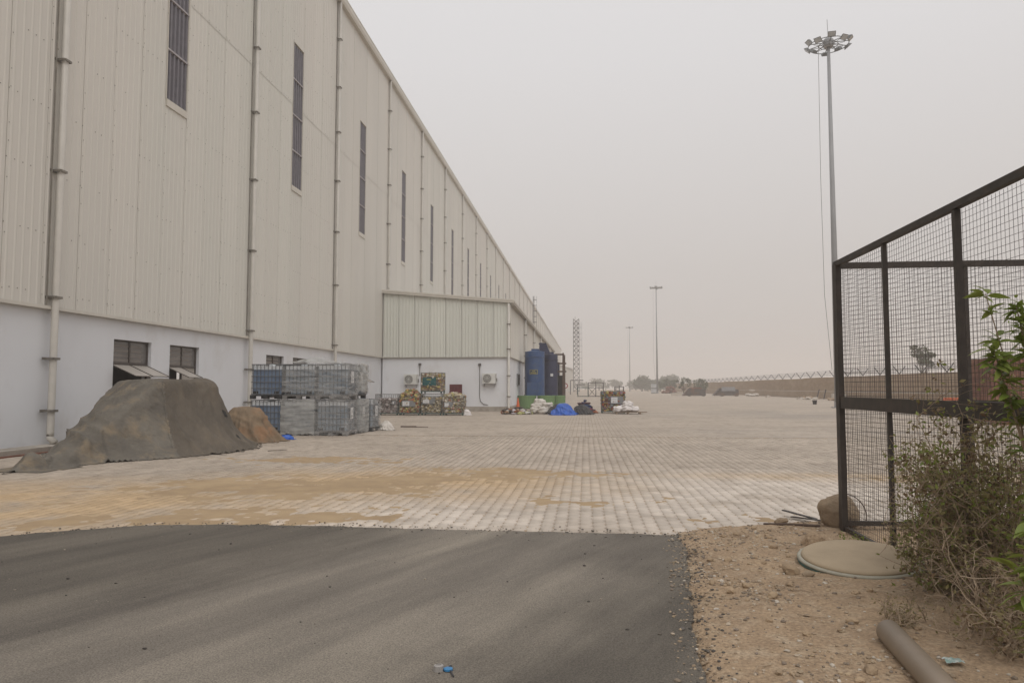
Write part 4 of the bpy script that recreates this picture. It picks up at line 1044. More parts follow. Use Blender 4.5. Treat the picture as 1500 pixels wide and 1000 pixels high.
for k in range(4): MB().box(.02+k*.26,.06+k*.26,-.03,-.001,.75,1.82).build('rib', M['maroon'], t)
MB().box(.1,.76,.01,.05,0,.75).build('stand', M['brownsteel'], t)

# ================================================================== DUST COLLECTOR TANKS
def tank(x, y, r, z0, z1, m, label, sign):
    t = thing('steel_tank', label, 'tank', (x, y, 0))
    MB().lathe([(r,z0),(r,z1-.45),(r+.05,z1-.44),(r+.05,z1-.40),(r,z1-.39),(r,z1),(r*.3,z1+.1)], 36).build('shell', m, t, smooth=False)
    MB().lathe([(r+.02,0),(r+.02,.05)], 36, (0,0,z0+.72)).build('hoop', m, t)
    for k in range(4):
        a = k*math.pi/2+.5; MB().bar((r*.85*math.cos(a), r*.85*math.sin(a), 0), (r*.85*math.cos(a), r*.85*math.sin(a), z0+.02), .12).build('leg', M['brownsteel'], t)
    b = MB(); b.box(-.25,.35,-.25,.25,z1+.05,z1+.22); b.build('hatch', m, t)
    if sign:
        s = MB()
        for k in range(9):
            a0 = -math.pi/2-.46+.092*k; a1 = a0+.092; rr = r+.006
            s.add([(rr*math.cos(a),rr*math.sin(a),z) for a in (a0,a1) for z in (2.62,2.98)], [(0,2,3,1)])
        sg = s.build('sign', mat_sign, t)
        s = MB()
        def strip(a0, a1, zz0, zz1, rr=r+.012):
            k = max(1, int((a1-a0)/.09))
            for i in range(k):
                p, q = a0+(a1-a0)*i/k, a0+(a1-a0)*(i+1)/k
                s.add([(rr*math.cos(a),rr*math.sin(a),z) for a in (p,q) for z in (zz0,zz1)], [(0,2,3,1)])
        c = -math.pi/2-.05
        for zz in ((2.63,2.65),(2.95,2.97)): strip(c-.40,c+.40,*zz)
        strip(c-.40,c-.37,2.65,2.95); strip(c+.37,c+.40,2.65,2.95)
        for k in range(7): strip(c-.28+.08*k, c-.225+.08*k, 2.71, 2.77)
        for k in range(4): strip(c-.15+.08*k, c-.10+.08*k, 2.83, 2.88)
        s.build('sign_border', M['yellow'], sg)
    return t
mat_sign = mat('sign_backing', (.03,.055,.09), rough=.5)
tk = tank(-3.88, 56.2, .76, 1.0, 4.38, M['bluetank'], 'bright blue cylindrical steel tank with a yellow bordered sign', True)
b = MB(); b.box(-.55,.35,-.79,-.70,.98,2.0); b.build('access_door', M['bluetank'], tk)
tk2 = tank(-2.85, 58.6, .66, .95, 4.25, M['navytank'], 'dark navy cylindrical steel tank tucked behind the blue one', False)
MB().box(.1,.32,-.70,-.66,2.5,2.72).build('notice', M['paper'], tk2)
t = thing('duct_elbow', 'dark blue angled duct elbow on top of the steel tanks', 'duct', (-3.05, 57.2, 4.35))
b = MB(); b.add([(-.55,-.3,-.1),(-.05,-.3,-.1),(.35,-.3,-.1),(.02,-.3,.72),(-.5,-.3,.8),(-.55,.3,-.1),(-.05,.3,-.1),(.35,.3,-.1),(.02,.3,.72),(-.5,.3,.8)], [(0,1,2,3,4),(9,8,7,6,5),(0,5,6,1),(1,6,7,2),(2,7,8,3),(3,8,9,4),(4,9,5,0)]); b.build('duct', M['navytank'], t)
b = MB(); b.box(-.56,.03,-.33,.33,.66,.74); b.build('flange', M['navytank'], t)
t = thing('pipe_frame', 'brown steel pipe frame carrying ducts beside the tanks', 'steel frame', (-1.75, 58.8, 0))
for yy in (0, 3.5): MB().bar((0,yy,0),(0,yy,4.4),.14).build('post', M['brownsteel'], t)
for zz, l in ((4.28,1.5),(3.55,.9),(2.9,.9)): MB().bar((-l,0,zz),(.25 if zz < 4 else .05,0,zz),.13).build('beam', M['brownsteel'], t)
MB().bar((0,0,4.25),(0,3.5,4.25),.12).build('beam', M['brownsteel'], t)
t = thing('blower_unit', 'black blower and motor cabinet under the brown pipe frame', 'machine', (-2.15, 60.2, 0))
MB().box(-.3,.3,-.3,.3,.9,2.6).build('cabinet', M['bucket'], t); MB().bar((.0,0,0),(0,0,.9),.2).build('stand', M['brownsteel'], t); MB().bar((-.05,-.1,2.6),(-.05,-.1,3.7),.22).build('stack', M['navytank'], t)
for k, (x, y, w) in enumerate(((-4.42,55.0,.74),(-2.95,55.05,.66),(-2.0,55.6,.5))):
    t = thing('green_drum', ['wide green steel drum behind the orange cone', 'wide green steel drum behind the white sacks', 'narrower green steel drum below the brown pipe frame'][k], 'drum', (x, y, 0), 0, 'green drums under the tanks')
    MB().lathe([(w*.9,0),(w,.06),(w,.98),(w*.97,1.0)], 26).build('shell', M['green'], t); MB().lathe([(w+.012,0),(w+.012,.04)], 26, (0,0,.94)).build('rim', M['green'], t)

# ---- small heaps in front of the tanks
def sack_mesh(seed):
    V = []; n, m = 24, 16; r = random.Random(seed); ox = seed*3.1
    for j in range(m+1):
        p = math.pi*j/m
        for i in range(n):
            a = 2*math.pi*i/n; s = abs(math.sin(p))**.8; x = math.copysign(abs(math.cos(a))**.85, math.cos(a))*s; y = math.copysign(abs(math.sin(a))**.85, math.sin(a))*s; z = math.copysign(abs(math.cos(p))**.8, math.cos(p))
            k = 1+.35*mnoise.noise(Vector((x*1.6+ox, y*1.6, z*1.6)))+.20*mnoise.noise(Vector((x*4+ox, y*4, z*4)))
            V.append((x*k*.36, y*k*.28, z*k*.19+.17))
    F = [(j*n+i, (j+1)*n+i, (j+1)*n+(i+1)%n, j*n+(i+1)%n) for j in range(m) for i in range(n)]
    me = bpy.data.meshes.new('sack'); me.from_pydata(V, [], F); me.polygons.foreach_set('use_smooth', [True]*len(F)); return me
SACK = [sack_mesh(k) for k in range(5)]
def sack(p, rot, s, m, label, group, k):
    o = obj('sack', SACK[k % 5].copy(), M[m]); o.location = p; o.rotation_euler = rot; o.scale = (s, s, s); tag(o, label, 'sack', group)
zs = [(-3.05,44.3,.0),(-2.55,44.2,.0),(-2.15,44.5,.02),(-2.85,44.9,.02),(-2.35,44.95,.0),(-2.95,44.45,.27),(-2.3,44.5,.27),(-2.8,44.7,.50)]
for k, p in enumerate(zs): sack((p[0],p[1],p[2]+.02), (rng.uniform(-.2,.2), rng.uniform(-.2,.2), rng.uniform(0,6)), rng.uniform(.95,1.15), 'sack', 'dirty white stuffed sack piled before the green drums', 'sacks before the green drums', k)
r2 = random.Random(5)
def rag_heap(x, y, rx, ry, n, pal, label, h=.35):
    t = thing('rag_heap', label, 'rags', (x, y, 0)); b = MB()
    for k in range(n):
        a = r2.uniform(0, 6.28); q = math.sqrt(r2.random()); px, py = rx*q*math.cos(a), ry*q*math.sin(a); z = h*(1-q*q)*r2.uniform(.3,1)
        c = r2.choice(pal); s = r2.uniform(.10,.22); b.ico((px,py,z+.05), (s*r2.uniform(.7,1.6), s*r2.uniform(.7,1.6), s*.5), r2.uniform(0,6), .35, c, r2, 1)
    b.build('rags', M['rag'], t, True, 'stuff')
rag_heap(-4.15, 43.7, .85, .5, 60, [(.62,.60,.55),(.55,.55,.25),(.40,.16,.08),(.10,.08,.07),(.60,.55,.58),(.42,.26,.16)], 'heap of multicoloured rags and scraps beside the annex corner', .38)
rag_heap(0.0, 46.0, .62, .5, 40, [(.035,.045,.12),(.28,.05,.05),(.10,.05,.06),(.05,.07,.16),(.45,.16,.08)], 'heap of dark red and navy clothes behind the black sheet', .8)
o = crumple_heap('blue_tarpaulin', M['bluecloth'], None, -1.35, 42.7, .76, .6, .68, 23, .1, 240, 40, .3, 14, .5); tag(o, 'bright blue tarpaulin bundled in a rounded mound on the paving', 'tarpaulin')
o = crumple_heap('black_sheet', M['darkcloth'], None, -.2, 43.6, .75, .55, .56, 27, .5, 110, 22, .15, 9); tag(o, 'black rubbery sheet slumped beside the bright blue tarpaulin', 'sheet')
o = crumple_heap('black_sheet', M['darkcloth'], None, -1.55, 44.1, .85, .5, .62, 29, .1, 90, 18, .15, 9); tag(o, 'black sheet crumpled just behind the bright blue tarpaulin', 'sheet')
t = thing('traffic_cone', 'faded orange traffic cone standing at the annex corner', 'traffic cone', (-4.55, 49.2, 0))
MB().box(-.2,.2,-.2,.2,0,.04).build('base', M['orange'], t); MB().lathe([(.16,.04),(.035,.9),(.02,.91)], 16).build('cone', M['orange'], t)
# cage and pallet of white sacks on the right
waste_cage(1.0, 46.0, 0, 1.5, 1.0, 1.38, 'lone wire cage with red and yellow waste beside bright white sacks', [(.42,.12,.06),(.30,.20,.28),(.48,.40,.14),(.20,.24,.24),(.45,.25,.10)], .98, .04, 'plate', 'teal', 9, None, (.58,1.38,.58,1.05))
t = thing('wooden_pallet', 'broken wooden pallet under the bright white sacks', 'pallet', (1.75, 44.4, 0))
for k in range(6): MB().box(0,1.7+.15*(k % 3),.16*k,.16*k+.11,.10,.13).build('board', M['wood'], t)
for k in range(3): MB().box(.1+.7*k,.2+.7*k,0,.92,0,.10).build('bearer', M['wood'], t)
for k, p in enumerate([(2.0,44.75,.14),(2.5,44.7,.14),(2.95,44.85,.14),(2.25,45.05,.16),(2.75,45.1,.15),(2.6,44.85,.40)]):
    sack(p, (rng.uniform(-.2,.2), rng.uniform(-.2,.2), rng.uniform(0,6)), rng.uniform(.85,1.05), 'sackw', 'bright white stuffed sack on the broken wooden pallet', 'sacks on the pallet', k+2)
t = thing('scrap_rod', 'thin dark rod lying flat on the paving before the waste cages', 'rod', (-6.9, 28.8, 0)); b = MB(); b.tube([(-.55,.1,.012),(.0,-.02,.016),(.6,.02,.012)], .013, 5); b.build('rod', M['brownsteel'], t)
t = thing('scrap_rod', 'second shorter dark rod lying beside the thin one', 'rod', (-7.2, 29.3, 0)); b = MB(); b.tube([(-.35,.0,.015),(.3,.05,.015)], .016, 5); b.build('rod', M['brownsteel'], t)

# ================================================================== FAR YARD
def steel_frame(x, y, w, d, h, label, cross, m='teal'):
    t = thing('steel_rack', label, 'steel rack', (x, y, 0), 0, 'empty steel racks')
    for xx in (0, w):
        for yy in (0, d): MB().bar((xx,yy,0),(xx,yy,h),.13).build('post', M[m], t)
    for zz in (.1, h):
        for yy in (0, d): MB().bar((0,yy,zz),(w,yy,zz),.11).build('rail', M[m], t)
        for xx in (0, w): MB().bar((xx,0,zz),(xx,d,zz),.11).build('rail', M[m], t)
    if cross:
        MB().bar((w/2,0,0),(w/2,0,h+.25),.13).build('post', M[m], t)
        for p, q in ((0,w/2),(w/2,0)): MB().bar((p,0,.1),(q,0,h*.65),.08).build('brace', M[m], t)
        MB().bar((0,0,h*.62),(w,0,h*.62),.08).build('rail', M[m], t)
steel_frame(-1.25, 126, 1.75, 1.2, 1.6, 'low square green steel rack with nothing in it', False)
steel_frame(.55, 126.3, 2.6, 1.2, 2.45, 'taller green steel rack with crossed braces', True, 'latt')
steel_frame(5.2, 128, 1.5, 1.2, 1.75, 'grey steel rack standing behind the lone waste cage', True, 'latt')
t = thing('gate_frame', 'grey pipe portal near the far foot of the warehouse', 'gate frame', (-3.4, 170, 0))
for p, q in (((0,0,0),(0,0,3.3)),((0,0,3.3),(3.0,0,3.3)),((1.6,0,0),(1.6,0,2.3)),((1.6,0,2.3),(3.4,0,2.3))): MB().bar(p, q, .2).build('pipe', M['latt'], t)
t = thing('round_sign', 'small red and white round sign on a post beyond the tanks', 'sign', (-3.2, 118, 0))
MB().bar((0,0,0),(0,0,2.2),.09).build('post', M['galv'], t); b = MB(); b.lathe([(.45,0),(.45,.03)], 18); me = b.mesh('disc')
for v in me.vertices: v.co = Vector((v.co.x, -v.co.z-.06, v.co.y+1.9))
obj('disc', me, mat('sign_red', (.35,.06,.06), rough=.5), t)
me = MB().lathe([(.28,0),(.28,.01)], 18).mesh('disc_face')
for v in me.vertices: v.co = Vector((v.co.x, -v.co.z-.095, v.co.y+1.9))
obj('disc_face', me, M['paper'], t)
# low shed beyond the warehouse
t = thing('far_shed', 'low pale shed with a sloping roof past the annex end', 'shed', (-12.5, 300, 0))
b = MB(); b.box(0,7.2,0,40,0,9.5); b.build('wall', M['clad'], t)
b = MB(); b.add([(-.3,-.4,11.6),(7.6,-.4,8.9),(7.6,40.4,8.9),(-.3,40.4,11.6),(-.3,-.4,11.9),(7.6,-.4,9.2),(7.6,40.4,9.2),(-.3,40.4,11.9)], [(3,2,1,0),(4,5,6,7),(0,1,5,4),(1,2,6,5),(2,3,7,6),(3,0,4,7)]); b.build('roof', M['roof'], t)
b = MB(); b.add([(0,.01,9.5),(7.2,.01,9.5),(7.2,.01,9.1),(0,.01,11.5)], [(0,1,2,3)]); b.build('gable', M['clad'], t)
def skip(x, y, w, label, grey):
    t = thing('tipping_skip', label, 'skip', (x, y, 0), 0, 'tipping skips by the wall')
    h = 1.5; b = MB(); sl = 1.3
    V = [(0,0,.12),(w,0,.12),(w,0,h*.85),(sl,0,h),(0,2.2,.12),(w,2.2,.12),(w,2.2,h*.85),(sl,2.2,h)]
    b.add(V, [(0,1,2,3),(7,6,5,4),(0,4,5,1),(1,5,6,2),(3,7,4,0)]); b.build('bin', M['skip'], t)
    MB().bar((sl-.05,-.06,h),(0,-.06,.12),.2).build('edge_rib', M['skip'], t)
    MB().box(w*.45,w*.5,-.08,-.001,.12,h*.9).build('rib', M['skip'], t)
    if grey: MB().box(1.4,3.9,-.10,-.081,.95,1.72).build('side_panel', M['skipg'], t)
    else: MB().box(1.3,3.4,.1,1.2,1.3,1.62).build('scrap_load', M['rust'], t)
    for k in (0, 1): MB().box(w-.2-k*2.6,w+.0-k*2.6,-.05,2.2,0,.12).build('skid', M['skip'], t)
    MB().bar((w+.1,.2,.1),(w+.1,.2,1.2),.15).build('hitch_post', M['skip'], t)
skip(18.2, 138, 4.0, 'dark wedge-ended tipping skip with rusty scrap in it', False)
skip(24.0, 139, 4.4, 'dark wedge-ended tipping skip with a pale grey side panel', True)
t = thing('sand_pile', 'low pale pile of sacks beside the boundary wall', 'pile', (30.6, 137, 0))
b = MB(); r3 = random.Random(2)
for k in range(16): b.ico((r3.uniform(-.9,.9), r3.uniform(-.6,.6), r3.uniform(.1,.35)), (.45,.35,.22), r3.uniform(0,6), .15, None, r3, 1)
b.build('sacks', M['sack'], t, True, 'stuff')
MB().box(-.55,.45,0,.5,1.0,1.25).build('top_slab', M['pale'], t)
t = thing('bucket', 'black plastic bucket alone on the far paving by the wall', 'bucket', (21.85, 72, 0)); MB().lathe([(.17,0),(.22,.4),(.2,.4)], 18).build('tub', M['bucket'], t); MB().lathe([(.235,0),(.235,.03)], 18, (0,0,.37)).build('rim', M['bucket'], t)
for k, (x, lean) in enumerate(((31.85,.35),(32.85,.3))):
    t = thing('leaning_pole', 'thin dark pole propped against the boundary wall', 'pole', (x, 104+.2*k, 0), 0, 'poles against the wall'); b = MB(); b.tube([(0,0,0),(lean,.0,1.35)], .07, 6); b.build('rod', M['latt'], t)
for k, (x, y, w, h, lab) in enumerate(((32.4,99,1.7,.8,'pale concrete block at the wall foot near the mesh fence'),(17.0,146,2.4,.5,'low pale slab stack behind the scrap skip'),(20.2,150,2.6,.45,'long low pale slab between the two skips'),(29.0,120,.5,.3,'small broken pale block lying near the pile of sacks'))):
    t = thing('concrete_block', lab, 'concrete block', (x, y, 0)); b = MB(); b.box(0,w,0,.8,0,h); b.build('block', M['pale'], t); MB().box(.2,w-.2,.1,.7,h,h+.12).build('top_slab', M['concrete'], t)
for k, (z) in enumerate((0, 1.35)):
    t = thing('water_tank', ['pale square water tank at ground level beside the mast foot', 'pale square water tank stacked on top of another by the mast'][k], 'tank', (18.2, 203, z), 0, 'stacked water tanks')
    MB().box(0,1.4,0,1.3,.12,1.3).build('tank', M['bottle'], t); b = MB()
    for q in range(5): b.bar((.0+.35*q,-.03,.1),(.0+.35*q,-.03,1.3),.04)
    for q in range(4): b.bar((0,-.03,.15+.37*q),(1.4,-.03,.15+.37*q),.04)
    b.build('cage', M['cagesteel'], t); MB().box(0,1.4,0,1.3,0,.12).build('pallet', M['palletb'], t)
t = thing('scrap_heap', 'rust red heap of scrap beside the water tanks', 'scrap', (23.2, 204, 0)); b = MB()
for k in range(40): a = r3.uniform(0,6.3); q = r3.random(); b.ico((2.3*q*math.cos(a), 1.2*q*math.sin(a), (1-q)*2.3*r3.random()+.2), (.5,.5,.35), a, .4, None, r3)
b.build('scrap', M['rust'], t, False, 'stuff')
for k in range(9):
    t = thing('rubble_pile', 'low rubble pile along the foot of the boundary wall', 'rubble', (30.6+r3.uniform(-.6,1.6), 58+k*6.3+r3.uniform(-2,2), 0), 0, 'rubble along the wall'); b = MB()
    for q in range(26): b.ico((r3.uniform(-1.1,1.1), r3.uniform(-1.6,1.6), r3.uniform(0,.22)), (r3.uniform(.1,.35),)*2+(r3.uniform(.08,.22),), r3.uniform(0,6), .3, None, r3)
    b.build('rubble', M['pale' if k % 2 else 'wallb'], t, False, 'stuff')
t = thing('container', 'rust brown corrugated steel container behind the mesh fence', 'container', (17.3, 33, 0))
MB().box(.02,6.0,.06,2.4,.12,2.86).build('box', M['rust'], t)
for k in range(22): MB().box(.2+.26*k,.32+.26*k,.02,.058,.2,2.8).build('rib', M['rust'], t)
for xx in (0, 5.9): MB().box(xx,xx+.12,0,.12,0,2.95).build('corner_post', M['rust'], t)
MB().box(.12,5.9,.0,.12,2.84,2.95).build('top_rail', M['rust'], t); MB().box(.12,5.9,.0,.12,.0,.14).build('bottom_rail', M['rust'], t)
for k, (x, y, w, lab) in enumerate(((28.0,60,2.4,'orange plastic barrier lying behind the mesh fence'),(24.2,52,1.2,'smaller orange plastic barrier behind the mesh fence near the container'))):
    t = thing('orange_barrier', lab, 'barrier', (x, y, 0)); b = MB(); b.add([(0,0,0),(w,0,0),(w,.5,0),(0,.5,0),(.1,.18,.8),(w-.1,.18,.8),(w-.1,.32,.8),(.1,.32,.8)], [(3,2,1,0),(4,5,6,7),(0,1,5,4),(1,2,6,5),(2,3,7,6),(3,0,4,7)]); b.build('body', M['orange'], t); MB().box(.1,w-.1,.5,.56,.0,.2).build('foot', M['orange'], t)

# ---- trees
def leafquads(pts, size, seed, flat=.3):
    r = np.random.RandomState(seed); n = len(pts); pts = np.asarray(pts)
    a = r.normal(size=(n,3)); a /= np.linalg.norm(a,axis=1)[:,None]; c = r.normal(size=(n,3)); c -= a*(a*c).sum(1)[:,None]; c /= np.linalg.norm(c,axis=1)[:,None]
    s = size*r.uniform(.6,1.3,(n,1)); w = s*.5
    V = np.stack([pts-a*s, pts+c*w-a*s*.1, pts+a*s, pts-c*w-a*s*.1], 1).reshape(-1,3)
    return V, np.arange(4*n).reshape(n,4)
def tree(label, x, y, h, w, seed, n=900, size=.3, group='trees beyond the yard', trunk=.3, sparse=False):
    t = thing('tree', label, 'tree', (x, y, 0), 0, group); r = random.Random(seed)
    b = MB(); b.tube([(0,0,-.1),(.1*r.uniform(-1,1),.1,h*.3),(.2*r.uniform(-1,1),0,h*.6)], [w*.035+.06,w*.026+.04,.04], 7)
    cl = []; nc = 9 if not sparse else 8
    for k in range(nc):
        a = 2*math.pi*k/nc+r.uniform(-.4,.4); q = r.uniform(.3,.85); zc = h*(trunk+(.95-trunk)*r.uniform(.25,.9)); c = Vector((w/2*q*math.cos(a), w/2*q*math.sin(a), zc)); cl.append((c, w*r.uniform(.13,.24)*(.75 if sparse else 1.15)))
        b.tube([(0,0,h*trunk*.8), c*.55+Vector((0,0,h*trunk*.3)), c], [.05+w*.01,.05,.025], 5)
    cl.append((Vector((0,0,h*.84)), w*.2)); b.build('trunk', M['bark'], t)
    pts = []
    for k in range(n):
        c, rad = r.choice(cl); d = Vector((r.gauss(0,1), r.gauss(0,1), r.gauss(0,1))).normalized()*rad*r.uniform(.45,1.08); d.z *= .75; pts.append(tuple(c+d))
    V, F = leafquads(pts, size, seed); obj('crown', npmesh('crown', V, F, M['treeleaf']), None, t, None)
tree('broad rounded tree at the foot of the faint far mast', 25.5, 330, 6.6, 11, 1, 1800, .5, trunk=.18)
tree('low bushy tree just right of the rounded far tree beside the yard', 33, 325, 4.6, 9, 2, 1400, .45, trunk=.15)
tree('small bushy tree beside the water tanks and second mast', 26.5, 240, 4.2, 6, 3, 1100, .35, trunk=.15)
tree('pale hazy tree far behind the second mast', 46, 400, 7.6, 12, 4, 1500, .6, trunk=.18)
tree('open branched small tree beside the boundary wall end', 22.3, 168, 4.0, 3.4, 5, 420, .2, trunk=.25, sparse=True)
tree('leafy shrub-like tree by the wall between skips and mast', 29.5, 190, 4.0, 4.2, 6, 520, .26, trunk=.2)
tree('lone sparse tree standing beyond the wall, seen through the fence', 53.5, 121, 8.9, 5.2, 7, 800, .25, trunk=.45, sparse=True)
for k in range(8):
    tree('faint far tree fading into the haze at the end of the yard', -8+k*9+r3.uniform(-3,3), 470+r3.uniform(-30,60), r3.uniform(4,7), r3.uniform(8,13), 20+k, 700, .6, 'far trees in the haze', .15)
for k in range(5):
    tree('low hazy bush along the far edge of the yard', 36+r3.uniform(-8,16), 300+k*16, r3.uniform(2.5,3.6), r3.uniform(5,8), 40+k, 500, .4, 'far bushes', .1)

# ================================================================== MESH FENCE
FX, FY, FH = 2.80, 8.33, 2.97
fence = thing('mesh_fence', 'black steel framed enclosure fence with square welded wire mesh', 'fence', (FX, FY, 0))
def fpost(x, y, w, h=FH): MB().box(x-w/2,x+w/2,y-w/2,y+w/2,-.05,h).build('post', M['black'], fence)
# side towards the road: along -y ; back side: along +x
fpost(0,0,.07); MB().box(-.036,.012,-.075,-.036,-.05,FH-.01).build('post', M['black'], fence)
for yy, w in ((-1.29,.038),(-2.62,.046),(-3.9,.038),(-5.2,.046)): fpost(0, yy, w, FH-.03)
MB().box(-.028,.028,-5.3,.04,FH-.025,FH+.03).build('top_rail', M['black'], fence)
MB().box(-.028,.028,-5.3,-.09,1.375,1.50).build('middle_rail', M['black'], fence)
for xx, w in ((1.36,.042),(2.9,.042),(4.4,.042),(5.9,.042)): fpost(xx, .02, w, FH-.045)
MB().box(.043,6.1,-.01,.05,FH-.045,FH+.02).build('top_rail', M['black'], fence)
MB().box(.043,6.1,.0,.045,1.40,1.46).build('middle_rail', M['black'], fence)
MB().box(.043,6.1,.0,.045,.10,.15).build('bottom_rail', M['black'], fence)
MB().box(-.02,.02,-5.3,-.09,.06,.10).build('bottom_rail', M['black'], fence)
def wiremesh(n0, n1, axis, seed, off):
    b = MB(); pitch = .05; r = .00165
    L_ = abs(n1-n0); k = int(L_/pitch); Hn = int((FH-.06)/pitch)
    def P(s, z):
        wv = .012*(fbm(np.array(s*1.7), np.array(z*1.3), seed, 2)-.37)*2
        wv = float(wv)+off
        return (wv, n0+s*(1 if n1 > n0 else -1), z) if axis == 'y' else (n0+s, wv, z)
    for i in range(k+1): b.tube([P(i*pitch, z) for z in np.linspace(.05, FH-.03, 9)], r, 4, cap=False)
    for j in range(Hn): b.tube([P(s, .06+j*pitch) for s in np.linspace(0, L_, 12)], r, 4, cap=False)
    return b
wiremesh(-.04, -5.25, 'y', 5, .030).build('wire_mesh', M['wire'], fence, kind='stuff')
wiremesh(.04, 6.05, 'x', 8, .055).build('wire_mesh', M['wire'], fence, kind='stuff')

# ================================================================== VERGE DETAILS
vz = lambda x, y: float(verge_z(np.array(x), np.array(y)))
# boulder with a wire hoop
t = thing('boulder', 'rounded brown boulder resting against the fence corner post', 'boulder', (2.84, 8.58, -.02))
V, F = _ico(5); VV = []
for v in V:
    p = Vector(v); k = 1+.16*mnoise.noise(p*1.1+Vector((3,1,0)))+.08*mnoise.noise(p*2.6)+.03*mnoise.noise(p*7)+.012*mnoise.noise(p*16); VV.append((p.x*k*.215, p.y*k*.19, max(0, p.z*k*.215+.195)))
me = npmesh('rock', VV, F, M['boulder'], True); obj('rock', me, None, t)
b = MB(); b.tube([(.06+.25*math.cos(a), .05+.03*math.sin(a*2), .19+.23*math.sin(a)) for a in np.linspace(-.5, 3.6, 26)], .006, 5); b.build('wire_hoop', M['brownsteel'], t)
def rod(pts, r, m, label, nm='metal_bar', cat='bar', flat=None):
    o0 = pts[0]; t = thing(nm, label, cat, o0); b = MB()
    P = [Vector(p)-Vector(o0) for p in pts]
    if flat: b.bar(P[0], P[-1], *flat)
    else: b.tube(P, r, 6)
    b.build('shaft', M[m], t)
rod([(2.45,9.45,.075),(2.72,9.02,.045)], .02, 'black', 'flat black steel strip propped beside the boulder', flat=(.045,.012))
rod([(2.5,9.25,.03),(2.74,8.9,.05)], .02, 'black', 'second flat black strip lying crossed under the first', flat=(.045,.012))
rod([(2.05,8.75,vz(2.05,8.75)+.02),(2.3,8.55,vz(2.3,8.55)+.02),(2.58,8.42,vz(2.58,8.42)+.02)], .014, 'brownsteel', 'thin dark bent rod on the dirt before the boulder')
# oval lid
t = thing('tank_lid', 'large dusty tan round lid with a green rim lying on the dirt', 'lid', (2.36, 6.66, vz(2.36,6.66)+.03), R(20)); 
t.rotation_euler = (R(3), R(-4), R(28)); t.scale = (1.06, 1.06, 1)
MB().lathe([(.46,-.05),(.475,-.01),(.47,.0)], 72).build('green_rim', M['lidteal'], t, True)
MB().lathe([(.47,.001),(.478,.012),(.465,.024),(.45,.026)], 72).build('edge_bead', M['lidrim'], t, True)
MB().lathe([(.448,.022),(.440,.042),(.425,.052),(.40,.055),(.2,.058),(.02,.060)], 72).build('dusty_top', M['lidtan'], t, True)
# pvc pipe
pz = vz(1.8,4.9); t = thing('plastic_pipe', 'tan plastic drain pipe lying half on the dirt verge', 'pipe', (1.83, 4.72, pz+.055))
d = Vector((-.10,-1.0,0)); b = MB(); r0 = .072
n = 30; V = []; L_ = 2.2
for s, rr in ((0,r0),(L_,r0),(L_,r0*.9),(.0,r0*.9)):
    for k in range(n): a = 2*math.pi*k/n; V.append((d.x*s+rr*math.cos(a), -s, rr*math.sin(a)+d.z*0*s))
b.add(V, [(i*n+k, ((i+1)%4)*n+k, ((i+1)%4)*n+(k+1)%n, i*n+(k+1)%n) for i in range(4) for k in range(n)]); b.build('tube', M['pvc'], t, True)
b = MB(); b.lathe([(r0*.89,0),(r0*.89,.01)], 24); me = b.mesh('inner_dirt')
for v in me.vertices: v.co = Vector((v.co.x, -.03-v.co.z, v.co.y))
obj('inner_dirt', me, M['dirt'], t)
# clods behind the lid and named stones
def stone_mesh(seed, sub=2, flat=.6):
    V, F = ICO2 if sub == 2 else _ico(sub); out = []; o = Vector((seed*2.3, seed*.7, 0))
    for v in V:
        p = Vector(v); k = 1+.38*mnoise.noise(p*1.2+o)+.14*mnoise.noise(p*3+o); out.append((p.x*k, p.y*k*.75, p.z*k*flat))
    me = bpy.data.meshes.new('stone'); me.from_pydata(out, [], F); me.materials.append(M['stone']); return me
SM = [stone_mesh(k) for k in range(9)]
def stone(x, y, s, label, group=None, k=0, m=None, rz=0, up=.3):
    o = obj('stone', SM[k % 9], None); o.location = (x, y, vz(x, y)+s*up); o.scale = (s,)*3; o.rotation_euler = (rng.uniform(-.3,.3), rng.uniform(-.3,.3), rz); tag(o, label, 'stone', group)
    if m: o.data = o.data.copy(); o.data.materials.clear(); o.data.materials.append(M[m])
stone(1.70, 6.36, .085, 'pointed tan stone beside the round lid', k=1, rz=.4)
stone(1.82, 6.28, .05, 'dark flat stone touching the pointed tan one by the lid', k=2, m='boulder')
stone(2.25, 7.42, .15, 'broad brown clod of earth behind the round lid', k=3, m='dirt', rz=-.3)
stone(2.50, 7.32, .09, 'grey-brown stone leaning on the earth clod by the lid', k=4, m='boulder')
stone(2.30, 8.98, .085, 'tan clod lying near the black steel strips', k=5, m='boulder')
r4 = random.Random(11); cnt = 0
while cnt < 70:
    x = r4.uniform(.85, 2.7); y = r4.uniform(4.0, 8.6)
    if verge_d(np.array(x), np.array(y)) < .12 or math.hypot(x-2.36, y-6.66) < .56: continue
    stone(x, y, r4.choice([.018,.022,.026,.03,.036,.045]), 'small tan stone lying loose on the dirt verge', 'loose stones on the dirt verge', r4.randint(0, 8), rz=r4.uniform(0, 6), up=.25); cnt += 1
b = MB(); cnt = 0
PALG = [(.42,.33,.23),(.34,.26,.18),(.50,.41,.31),(.26,.21,.165),(.25,.20,.15),(.46,.35,.23),(.56,.50,.42)]
